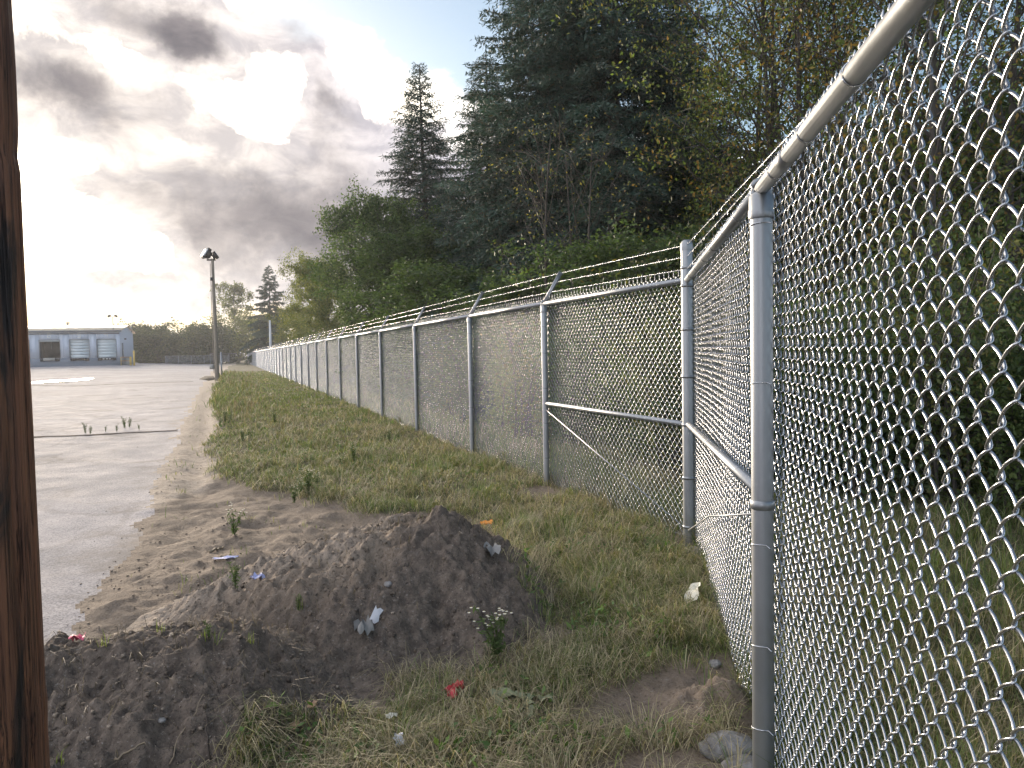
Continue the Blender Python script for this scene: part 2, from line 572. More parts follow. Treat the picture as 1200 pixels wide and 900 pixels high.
M = dict(
    galv=mat("galvanised_steel", mat_galv), wire=mat("galvanised_wire", mat_wire),
    soil=mat("soil", mat_soil), asphalt=mat("old_asphalt", mat_asphalt), polewood=mat("tarred_pole_wood", mat_polewood),
    puddle=mat("puddle_water", mat_puddle), bark=mat("bark", mat_bark), rock=mat("broken_concrete", mat_rock),
    leaf=mat_foliage("broad_leaves", 0.38), spruce=mat_foliage("spruce_needles", 0.12, 0.6),
    grass=mat_foliage("grass_blades", 0.30, 0.6), petal=mat_foliage("petals", 0.2, 0.6),
    greywood=plain("weathered_pole_wood", (0.26, 0.225, 0.18), 0.85, 0, 0.3, 6, 0.4, 0.2),
    siding=plain("blue_siding", (0.56, 0.61, 0.70), 0.5, 0, 0.06, 2), dock=plain("dock_base_paint", (0.22, 0.255, 0.315), 0.7, 0, 0.15, 3),
    roof=plain("tan_metal_roof", (0.78, 0.62, 0.44), 0.5, 0, 0.08, 2), flash=plain("grey_flashing", (0.19, 0.195, 0.21), 0.5, 0, 0.1, 3),
    door=plain("white_dock_door", (0.60, 0.66, 0.68), 0.5, 0, 0.05, 2), rubber=plain("black_rubber", (0.018, 0.018, 0.02), 0.8, 0, 0.2, 5),
    concrete=plain("concrete", (0.33, 0.32, 0.30), 0.85, 0, 0.15, 6, 0.3), yellow=plain("yellow_paint", (0.62, 0.42, 0.08), 0.5, 0, 0.15, 5),
    orange=plain("rusty_orange_paint", (0.45, 0.22, 0.08), 0.6, 0, 0.2, 8), sign=plain("white_sign", (0.78, 0.78, 0.76), 0.5, 0, 0.04, 4),
    dark=plain("dark_interior", (0.020, 0.021, 0.024), 0.9, 0, 0.2, 2), blackmetal=plain("bronze_lamp_housing", (0.03, 0.029, 0.03), 0.45, 0.3, 0.2, 6),
    lens=plain("lamp_lens", (0.55, 0.57, 0.58), 0.12, 0, 0.05, 5), whitepaint=plain("white_pole_paint", (0.56, 0.57, 0.58), 0.5, 0, 0.05, 3),
    red=plain("red_plastic", (0.62, 0.06, 0.07), 0.5, 0, 0.15, 30), pink=plain("pink_plastic", (0.62, 0.11, 0.19), 0.5, 0, 0.15, 30),
    paper=plain("dirty_white_paper", (0.68, 0.66, 0.56), 0.8, 0, 0.12, 40), plastic=plain("grey_plastic_film", (0.52, 0.53, 0.56), 0.4, 0, 0.2, 40),
    bluepl=plain("pale_blue_plastic", (0.45, 0.47, 0.72), 0.4, 0, 0.15, 40), orangeleaf=plain("orange_wrapper", (0.75, 0.28, 0.03), 0.5, 0, 0.15, 30),
    deadleaf=plain("brown_dead_leaf", (0.42, 0.25, 0.15), 0.7, 0, 0.25, 60), wilted=plain("wilted_leaf", (0.22, 0.24, 0.14), 0.7, 0, 0.2, 60),
    greyfilm=plain("grey_canvas_scrap", (0.24, 0.235, 0.225), 0.8, 0, 0.25, 40), twig=plain("dry_twig", (0.24, 0.19, 0.13), 0.8, 0, 0.25, 60),
    darktwig=plain("dark_root", (0.06, 0.045, 0.035), 0.8, 0, 0.25, 60), tarp=plain("dark_rubber_mat", (0.02, 0.019, 0.018), 0.9, 0, 0.2, 8, 0.3, 0.05),
)

# ------------------------------------------------------------------ layout of the place (metres; camera at the origin, +Y ahead)
FX0, FK = 3.592, -0.379            # the long fence: x = FX0 + FK * y


def fence_x(y):
    return FX0 + FK * y


def curve_from_px(pts):
    g = np.array([gp(*p) for p in pts])
    return g[np.argsort(g[:, 1])]


EDGE = curve_from_px([(40, 790), (110, 706), (150, 645), (170, 590), (192, 540), (212, 500), (226, 470), (238, 450), (247, 437), (254, 429)])
EDGE = np.vstack([[EDGE[0, 0] + 0.9, -6.0], EDGE, [fence_x(130) - 5, 130], [fence_x(2000) - 6, 2000]])
GEDGE = curve_from_px([(245, 560), (247, 530), (247, 505), (248, 480), (250, 462), (254, 448), (262, 436), (268, 429)])
GEDGE = np.vstack([GEDGE, [fence_x(130) - 2.5, 130], [fence_x(2000) - 3, 2000]])


def edge_x(y):
    return np.interp(y, EDGE[:, 1], EDGE[:, 0])


def gedge_x(y):
    return np.interp(y, GEDGE[:, 1], GEDGE[:, 0])


BARE = [  # bare earth around the heaps, as polygons of ground points
    np.array([gp(*p) for p in [(245, 556), (300, 574), (360, 588), (440, 604), (540, 604), (600, 640), (655, 720), (640, 775), (560, 812), (470, 826),
                               (400, 838), (340, 858), (270, 905), (60, 960), (-250, 900), (40, 760), (160, 640), (215, 560)]]),
    np.array([gp(*p) for p in [(610, 842), (690, 800), (765, 776), (850, 772), (915, 785), (915, 870), (800, 884), (700, 880), (630, 868)]]),
    np.array([gp(*p) for p in [(640, 894), (730, 874), (830, 876), (890, 896), (890, 960), (640, 960)]]),
    np.array([gp(*p) for p in [(590, 578), (640, 570), (665, 580), (620, 590)]]),
    np.array([gp(*p) for p in [(770, 640), (800, 628), (835, 640), (840, 662), (800, 660)]]),
]


def poly_sd(P, x, y):
    """signed distance to a polygon, positive inside"""
    x = np.asarray(x, float)
    y = np.asarray(y, float)
    d = np.full(x.shape, 1e9)
    ins = np.zeros(x.shape, bool)
    n = len(P)
    for i in range(n):
        a, b = P[i], P[(i + 1) % n]
        e = b - a
        L = e @ e + 1e-12
        t = np.clip(((x - a[0]) * e[0] + (y - a[1]) * e[1]) / L, 0, 1)
        d = np.minimum(d, np.hypot(x - a[0] - t * e[0], y - a[1] - t * e[1]))
        c = ((a[1] > y) != (b[1] > y)) & (x < (b[0] - a[0]) * (y - a[1]) / (b[1] - a[1] + 1e-12) + a[0])
        ins ^= c
    return np.where(ins, d, -d)


def bare_sd(x, y):
    s = np.full(np.shape(x), -1e9)
    n = fbm(x, y, 0.45, 5, 0.65, 3)
    for k, P in enumerate(BARE):
        s = np.maximum(s, poly_sd(P, x, y) + n * (0.50 if k == 0 else 0.16))
    return s


def grass_amount(x, y):
    """1 where turf grows"""
    g = sstep(-0.12, 0.3, x - gedge_x(y) + fbm(x, y, 1.1, 4, 0.6, 9) * 0.9)
    b = sstep(-0.26, 0.26, -bare_sd(x, y))
    nx_ = np.interp(y, [0, 2.8, 4, 6, 8.4, 9.6], [-1.05, -1.05, -0.9, -1.4, -2.6, -99])
    g = np.where(y < 9.6, sstep(-0.1, 0.2, x - nx_ + fbm(x, y, 0.5, 3, 0.6, 10) * 0.5) * np.where(y > 8.4, g, 1.0), g)
    return g * b


def terrain(x, y):
    x = np.asarray(x, float)
    y = np.asarray(y, float)
    left = fence_x(y) - x
    z = 0.5 * sstep(25, 115, y) * sstep(5, 25, left)
    ex = edge_x(y)
    lot = sstep(-0.25, 0.15, ex - x)                      # 1 on the asphalt
    near = sstep(60, 25, np.hypot(x, y))
    verge = (fbm(x, y, 0.6, 6, 0.6, 21) * 0.085 + fbm(x * 0.55, y, 0.16, 4, 0.6, 22, True) * 0.014) * near
    ruts = -0.05 * np.exp(-((x - ex - 0.55) / 0.22) ** 2) * sstep(6, 9, y) * sstep(45, 30, y)
    turf = (fbm(x, y, 1.3, 4, 0.5, 31) * 0.09) * near + 0.04
    ga = grass_amount(x, y)
    soil = verge + ruts
    z = z + (1 - lot) * (soil * (1 - ga) + turf * ga) + lot * (-0.02 + 0.02 * fbm(x, y, 3.0, 3, 0.5, 41) * near)
    bs = bare_sd(x, y)
    dist = sstep(0.0, 0.35, bs)
    z = z + dist * (fbm(x, y, 0.38, 6, 0.62, 51) * 0.13 + fbm(x * 0.8, y, 0.17, 4, 0.6, 52, True) * 0.026)
    # low spoil bank left where the post hole by the near post was dug
    c = gp(838, 842)
    u, v = x - c[0], y - c[1]
    z = z + 0.15 * np.exp(-((u / 0.24) ** 2 + (v / 0.13) ** 2)) * (1 + fbm(x, y, 0.09, 4, 0.6, 61) * 1.6)
    z = z + sstep(0, 0.2, bs) * sstep(-0.2, 0.3, x) * (fbm(x, y, 0.11, 5, 0.65, 63, True) * 0.022 + fbm(x, y, 0.3, 3, 0.5, 64) * 0.04)
    c = gp(745, 842)
    z = z - 0.05 * np.exp(-(((x - c[0]) / 0.25) ** 2 + ((y - c[1]) / 0.12) ** 2))
    return z


# the two heaps of dug earth
HEAPS = [dict(c=(-0.47, 4.62), H=0.56, ext=(0.74, 1.1, 1.75, 1.22), seed=101),     # extents: right, back, left, front
         dict(c=(-1.50, 3.22), H=0.345, ext=(0.88, 0.72, 1.6, 1.0), seed=202)]


def heap_h(k, x, y):
    h = HEAPS[k]
    u, v = np.asarray(x, float) - h['c'][0], np.asarray(y, float) - h['c'][1]
    ang = np.arctan2(v, u)
    r_, b_, l_, f_ = h['ext']
    ea = np.where(np.cos(ang) > 0, r_, l_)
    eb = np.where(np.sin(ang) > 0, b_, f_)
    wob = 1 + 0.16 * fbm(np.cos(ang) * 2 + 7, np.sin(ang) * 2 + 3, 0.9, 3, 0.5, h['seed']) * 2
    rho = np.sqrt((u / ea) ** 2 + (v / eb) ** 2) / wob
    if k == 0:
        prof = np.where(rho < 1, (1 - rho ** 1.25) ** 1.15, (1 - rho) * 0.35)
        prof = prof - 0.06 * np.exp(-(rho / 0.2) ** 2)
    else:
        prof = np.where(rho < 1, (1 - rho ** 1.35) ** 1.15, (1 - rho) * 0.6)
    z = h['H'] * prof
    a = sstep(1.1, 0.75, rho)
    z = z + a * (fbm(x, y, 0.42, 5, 0.58, h['seed'] + 5) * 0.24 + fbm(x, y, 0.13, 5, 0.6, h['seed'] + 9, True) * 0.085
                 + fbm(x, y, 0.05, 3, 0.6, h['seed'] + 13) * 0.075)
    if k == 0:   # a boot-heel dent on the lit flank, and slip channels down it
        z = z + a * fbm(u * 0.5 - v * 0.9, (u * 0.9 + v * 0.5) * 0.35, 0.14, 4, 0.6, 77, True) * 0.055 * sstep(0.25, -0.2, u)
        z = z - 0.05 * np.exp(-(((u + 0.33) / 0.075) ** 2 + ((v + 0.36) / 0.055) ** 2) ** 2)
    return z


def height(x, y):
    z = terrain(x, y)
    for k in range(2):
        z = np.maximum(z, heap_h(k, x, y))
    return z


def surf(px, py):
    """the point of the ground or heaps met by the sight line through a pixel"""
    d = ray(px, py)
    t = np.linspace(1.5, 60, 12000) ** 1.0
    x, y, z = d[0] * t, d[1] * t, CAMZ + d[2] * t
    hit = np.argmax(z < height(x, y))
    return np.array([x[hit], y[hit], float(height(x[hit], y[hit]))])


# ------------------------------------------------------------------ ground and parking lot: one polar sheet split in two
def build_ground():
    th = np.concatenate([np.radians(np.linspace(-180, -62, 40)[:-1]), np.radians(np.linspace(-62, 62, 470)), np.radians(np.linspace(62, 180, 40)[1:])])
    r = [0.5]
    while r[-1] < 2500:
        q = r[-1]
        r.append(q * (1.0075 if 1.8 < q < 14 else 1.018 if q < 60 else 1.06 if q < 200 else 1.25) if q > 1.8 else q + 0.2)
    r = np.array(r)
    R, T = np.meshgrid(r, th, indexing='ij')
    X, Y = R * np.sin(T), R * np.cos(T)
    Z = terrain(X, Y)
    nr, nt = X.shape
    V = np.stack([X, Y, Z], -1).reshape(-1, 3)
    i, j = np.arange(nr - 1)[:, None], np.arange(nt - 1)[None, :]
    q = np.stack([i * nt + j, i * nt + j + 1, (i + 1) * nt + j + 1, (i + 1) * nt + j], -1).reshape(-1, 4)[:, ::-1]
    # centre cap
    Vc = np.vstack([V, [0, 0, 0]])
    rag = fbm(X, Y, 0.7, 5, 0.6, 71) * 0.55
    s = (edge_x(Y) - X + rag * sstep(80, 20, R)).ravel()
    lot_face = (s[q].mean(1) > 0)
    x, y = X.ravel(), Y.ravel()
    ga = grass_amount(x, y)
    bs = sstep(-0.05, 0.25, bare_sd(x, y))
    ex = edge_x(y)
    sand = sstep(0.6, -0.2, x - gedge_x(y)) * (1 - 0.8 * bs * sstep(6.2, 4.2, y)) * 0.9
    sand = np.where(x > fence_x(y), 0, sand)
    moist_shade = bs * sstep(5.3, 3.6, y) * 0.9  # shade on the near bare ground, painted in as darker soil
    moist_shade = np.where(x > 0.2, bs * 0.45, moist_shade)
    col = np.stack([sand, ga, moist_shade], 1)
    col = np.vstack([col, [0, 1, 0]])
    cap = np.stack([np.full(nt - 1, nr * nt), np.arange(nt - 1), np.arange(1, nt)], 1)
    lotdist = sstep(1.3, -0.1, ex - x + fbm(x, y, 2.0, 4, 0.6, 81) * 1.2)
    # a cross joint in the asphalt that weeds grow from
    P = np.array([gp(*p) for p in [(20, 513), (90, 510), (150, 507), (205, 504)]])
    jy = np.interp(x, P[:, 0], P[:, 1])
    joint = sstep(0.14, 0.03, np.abs(y - jy + fbm(x, y, 0.8, 3, 0.6, 91) * 0.25)) * (x < P[-1, 0] + 0.3)
    P2 = np.array([gp(*p) for p in [(30, 452), (100, 452), (160, 449), (225, 447)]])
    jy2 = np.interp(x, P2[:, 0], P2[:, 1])
    joint = np.maximum(joint, 0.75 * sstep(0.5, 0.1, np.abs(y - jy2 + fbm(x, y, 3, 3, 0.6, 92) * 1.2)) * (x < P2[-1, 0]))
    colL = np.vstack([np.stack([lotdist * 0.45, joint, 0 * joint], 1), [0, 0, 0]])

    def part(name, faces, tris, c):
        used = np.unique(np.concatenate([faces.ravel(), tris.ravel()]) if len(tris) else faces.ravel())
        mp = np.full(len(Vc), -1)
        mp[used] = np.arange(len(used))
        b = MB()
        b.add(Vc[used], mp[faces], mp[tris] if len(tris) else None, c[used])
        return b.build(name, M['asphalt'] if name == 'parking_lot' else M['soil'], None, True)
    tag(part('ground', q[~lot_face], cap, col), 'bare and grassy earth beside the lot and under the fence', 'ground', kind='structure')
    tag(part('parking_lot', q[lot_face], np.zeros((0, 3), int), colL), 'worn pale asphalt of the empty lot', 'parking lot', kind='structure')


build_ground()


def build_heaps():
    specs = [('large brown heap of dug earth with a sunlit left flank', (-2.3, 0.75, 3.1, 6.1)),
             ('low dark heap of loose earth beside the tarred wooden pole', (-3.2, -0.5, 2.0, 4.1))]
    for k, (lab, (x0, x1, y0, y1)) in enumerate(specs):
        st = 0.0125
        X, Y = np.meshgrid(np.arange(x0, x1, st), np.arange(y0, y1, st))
        Z = heap_h(k, X, Y)
        G = terrain(X, Y)
        keep = Z > G - 0.03
        nr, nc = X.shape
        V = np.stack([X, Y, Z], -1).reshape(-1, 3)
        i, j = np.arange(nr - 1)[:, None], np.arange(nc - 1)[None, :]
        q = np.stack([i * nc + j, i * nc + j + 1, (i + 1) * nc + j + 1, (i + 1) * nc + j], -1).reshape(-1, 4)
        q = q[keep.ravel()[q].any(1)]
        used = np.unique(q)
        mp = np.full(len(V), -1)
        mp[used] = np.arange(len(used))
        u = V[used] - np.array([HEAPS[k]['c'][0], HEAPS[k]['c'][1], 0])
        if k == 0:
            sandy = sstep(0.05, -0.55, u[:, 0] + fbm(V[used][:, 0], V[used][:, 1], 0.4, 4, 0.6, 5) * 0.5) * sstep(-1.0, -0.2, u[:, 1]) * 0.55  # sunlit left flank painted into the colour as paler sand
            moist_shade = np.clip(0.80 - sandy * 1.25, 0, 1)  # shaded front and right side painted in as dark, damp soil
        else:
            sandy = np.zeros(len(u))
            moist_shade = np.full(len(u), 0.85) - 0.5 * sstep(0.1, 0.5, u[:, 1])  # backlit front painted dark, the side towards the sun paler
        b = MB()
        b.add(u, mp[q], None, np.stack([sandy, np.zeros(len(u)), moist_shade], 1))
        o = b.build('dirt_heap', M['soil'], None, True, (*HEAPS[k]['c'], 0))
        tag(o, lab, 'dirt heap', 'heaps of dug earth')
        # crumbs and clods lying on it
        n = 4500 if k == 0 else 4000
        cx = rng.uniform(x0 + 0.15, x1 - 0.15, n * 3)
        cy = rng.uniform(y0 + 0.15, y1 - 0.15, n * 3)
        ok = (heap_h(k, cx, cy) > terrain(cx, cy) - 0.03) & (fbm(cx, cy, 0.3, 3, 0.6, 401) > rng.normal(0.02, 0.10, len(cx)))
        cx, cy = cx[ok][:n], cy[ok][:n]
        b = MB()
        clod_cloud(b, cx - HEAPS[k]['c'][0], cy - HEAPS[k]['c'][1], heap_h(k, cx, cy), 0.0025, 0.011)
        c = np.zeros((b.n, 3))
        c[:, 2] = np.repeat(rng.uniform(0.2, 1.0, len(cx)), 8)
        b.c = [c]
        tag(b.build('clods', M['soil'], o, False), kind='stuff')


def clod_cloud(b, x, y, z, lo, hi):
    n = len(x)
    s = lo + (hi - lo) * rng.random(n) ** 7
    base = np.array([[a, c, d] for a in (-1, 1) for c in (-1, 1) for d in (-1, 1)], float)
    v = base[None] * rng.uniform(0.5, 1.0, (n, 8, 3)) * s[:, None, None] * np.array([1, 1, 0.75])
    a = rng.uniform(0, 6.28, n)
    ca, sa = np.cos(a)[:, None], np.sin(a)[:, None]
    v = np.stack([v[..., 0] * ca - v[..., 1] * sa, v[..., 0] * sa + v[..., 1] * ca, v[..., 2]], -1)
    v += np.stack([x, y, z + s * 0.25], 1)[:, None]
    f = np.array([[0, 1, 3, 2], [4, 6, 7, 5], [0, 4, 5, 1], [2, 3, 7, 6], [0, 2, 6, 4], [1, 5, 7, 3]])
    q = (f[None] + (np.arange(n) * 8)[:, None, None]).reshape(-1, 4)
    b.add(v.reshape(-1, 3), q)


build_heaps()


def build_pebbles():
    n = 5200
    r = 2.6 * (22 / 2.6) ** rng.random(n * 4)
    th = np.radians(rng.uniform(-40, 20, n * 4))
    x, y = r * np.sin(th), r * np.cos(th)
    ok = ((x > edge_x(y) - 0.1) | (rng.random(len(x)) < 0.06)) & (x < np.maximum(gedge_x(y) + 0.1, np.where(y < 7, -0.2, -99))) & (grass_amount(x, y) < 0.3)
    x, y, r = x[ok][:n], y[ok][:n], r[ok][:n]
    b = MB()
    n = len(x)
    clod_cloud(b, x, y, height(x, y), 0.002, 0.010)
    c = np.zeros((b.n, 3))
    c[:, 0] = np.repeat(rng.uniform(0, 1, n), 8)
    c[:, 2] = np.repeat(rng.uniform(0, 0.6, n), 8)
    b.c = [c]
    tag(b.build('pebbles', M['soil']), 'small stones and earth crumbs strewn over the sandy verge', 'pebbles', kind='stuff')


build_pebbles()

# ------------------------------------------------------------------ the fences
WP, WS = 0.072, 0.036         # diamond height, spacing of the woven wires


def wire_path(z0, z1, per, zb, phase):
    n = int(round((z1 - z0) / WP * 2)) / 2
    th = []
    if per >= 10:
        base = [0, 0.16, 0.42, 1.0, 1.57, 2.14, 2.72, 2.98]
        base = base + [q + math.pi for q in base]
    elif per >= 6:
        base = [0, 0.35, 2.79, math.pi, 3.49, 5.93]
    elif per >= 4:
        base = [-0.25, 0.25, math.pi - 0.25, math.pi + 0.25]
    else:
        base = [0, math.pi]
    k = 0
    while k <= int(n) + 1:
        th += [q + 2 * math.pi * k for q in base]
        k += 1
    th = np.array(th)
    th = th[th <= 2 * math.pi * n + 1e-6]
    t2 = th + phase
    a = WS / 2 + 0.0024
    x = -a * np.arcsin(0.985 * np.cos(t2)) / math.asin(0.985)
    y = zb * np.tanh(2.2 * np.sin(t2)) / math.tanh(2.2)
    z = z1 - th / (2 * math.pi) * WP
    # slight sag of each stroke
    z = z + 0.0035 * np.abs(np.sin(t2)) - 0.002
    return np.stack([x, y, z], 1)


Z0, Z1 = 0.035, 2.155


def wire_mb(per, sides, rad, zb, phase):
    return MB().tube(wire_path(Z0, Z1, per, zb, phase), rad, sides, caps=False)


def fabric(L, per, sides, rad, side, wob=0.0):
    """a woven panel: wires and twisted selvage as one mesh, local x along the fence"""
    n = int(round(L / WS))
    b = MB()
    zb = 0.0032
    for ph in (0, 1):
        w = wire_mb(per, sides, rad, -zb * side, math.pi * ph)
        v0, q0 = w.v[0], w.q[0]
        xs = (np.arange(ph, n, 2) + 0.5) * (L / n)
        v = np.repeat(v0[None], len(xs), 0)
        v[..., 0] += xs[:, None]
        if wob:
            v[..., 1] += wob * fbm(v[..., 0] * 1.0, v[..., 2], 0.6, 2, 0.5, 5)
        q = (q0[None] + (np.arange(len(xs)) * len(v0))[:, None, None]).reshape(-1, 4)
        b.add(v.reshape(-1, 3), q)
    # twisted barbs along the top
    for k in range(0, n, 2):
        x = (k + 1) * L / n
        h = 0.055
        t = np.linspace(0, 1, 5 if per >= 6 else 2)
        for s in (-1, 1) if per >= 6 else (1,):
            p = np.stack([x + s * (0.004 * np.cos(t * 7) + 0.006 * t ** 3), s * 0.004 * np.sin(t * 7), Z1 - 0.01 + h * t], 1)
            b.tube(p, rad * 0.9, 3, caps=False)
    return b


def barb_strand(L, detail):
    b = MB()
    t = np.linspace(0, L, max(2, int(L / (0.012 if detail > 1 else 0.5)) + 1))
    if detail > 1:
        for s in (0, math.pi):
            b.tube(np.stack([t, 0.0021 * np.cos(t * 90 + s), 0.0021 * np.sin(t * 90 + s)], 1), 0.0017, 4, caps=False)
    else:
        b.tube(np.stack([t, 0 * t, 0 * t], 1), 0.0032, 4, caps=False)
    if detail:
        for x in np.arange(0.06, L, 0.127):
            for k in range(4):
                a = rng.uniform(0, 6.28)
                d = np.array([0.35 * (-1) ** k, math.cos(a), math.sin(a)]) * 0.02
                p = np.array([x + 0.006 * (k % 2), 0, 0])
                b.tube(np.stack([p, p + d]), [0.0016, 0.0008], 3, caps=False)
    return b


def ring(center, rad, tr, normal='x', n=14, sides=5, ax=1.0):
    a = np.arange(n) * 2 * math.pi / n
    c, s = np.cos(a) * rad, np.sin(a) * rad
    z = np.zeros(n)
    P = {'x': np.stack([z, c, s], 1), 'z': np.stack([c, s, z], 1)}[normal]
    return MB().tube(P + np.array(center), tr, sides, close=True)


def lathe(prof, sides=20):
    """prof: list of (radius, z)"""
    b = MB()
    prof = np.array(prof, float)
    a = np.arange(sides) * 2 * math.pi / sides
    v = np.stack([prof[:, 0][:, None] * np.cos(a), prof[:, 0][:, None] * np.sin(a), np.repeat(prof[:, 1][:, None], sides, 1)], -1).reshape(-1, 3)
    i, j = np.arange(len(prof) - 1)[:, None], np.arange(sides)[None, :]
    q = np.stack([i * sides + j, i * sides + (j + 1) % sides, (i + 1) * sides + (j + 1) % sides, (i + 1) * sides + j], -1).reshape(-1, 4)
    return b.add(v, q)


RAILZ, RAILR = 2.105, 0.0235
AOUT, AUP = 0.22, 0.36


def arm_mb(side, aup=AUP, k_=1.0):
    """slotted barbed-wire arm rising outwards from a post top; out = -side * y"""
    b = MB()
    s = -side
    for k in (0, 1):   # pressed angle section: two thin flanges
        w = (0.026 if k == 0 else 0.005) * k_
        d = (0.005 if k == 0 else 0.024) * k_
        p0, p1 = np.array([0, s * 0.01, RAILZ + 0.01]), np.array([0, s * AOUT, RAILZ + aup])
        u = (p1 - p0) / np.linalg.norm(p1 - p0)
        nrm = np.cross(u, [1, 0, 0])
        v = []
        for p, sc in ((p0, 1.3), (p1, 0.75)):
            for (a, c) in ((-1, -1), (1, -1), (1, 1), (-1, 1)):
                v.append(p + np.array([a * w * sc, 0, 0]) + nrm * c * d)
        b.add(v, [[0, 1, 5, 4], [1, 2, 6, 5], [2, 3, 7, 6], [3, 0, 4, 7], [0, 3, 2, 1], [4, 5, 6, 7]])
    return b


def post_mb(rad, top, sides=20):
    return lathe([(rad, -0.35), (rad, top)] + [(rad * 0.98, top + 0.004), (0.001, top + 0.005)], sides)


def eye_top(rad):
    b = lathe([(rad + 0.004, RAILZ - 0.10), (rad + 0.006, RAILZ - 0.095), (rad + 0.006, RAILZ - 0.075), (rad + 0.004, RAILZ - 0.07),
               (rad + 0.004, RAILZ - 0.025), (rad * 0.75, RAILZ - 0.012)], 20)
    r2 = ring((0, 0, RAILZ), RAILR + 0.006, 0.010, 'x', 20, 8)
    b.add(r2.v[0], r2.q[0])
    return b


def tie(rad, side):
    """wire tie round a post with its twisted tail"""
    b = MB()
    a = np.linspace(-0.3, math.pi + 0.3, 14)
    P = np.stack([np.cos(a) * (rad + 0.002), side * np.sin(a) * (rad + 0.002), 0.008 * np.cos(a)], 1)
    tail = np.array([P[0] + [0.02, -side * 0.012, -0.006], P[-1] + [-0.012, -side * 0.02, 0.012]])
    b.tube(np.vstack([tail[0], P, tail[1]]), 0.0022, 5)
    return b


def rail_mb(L, z, r=RAILR, x0=0.0):
    return MB().tube(np.array([[x0, 0, z], [x0 + L * 0.5, 0, z], [x0 + L, 0, z]]), r, 16)


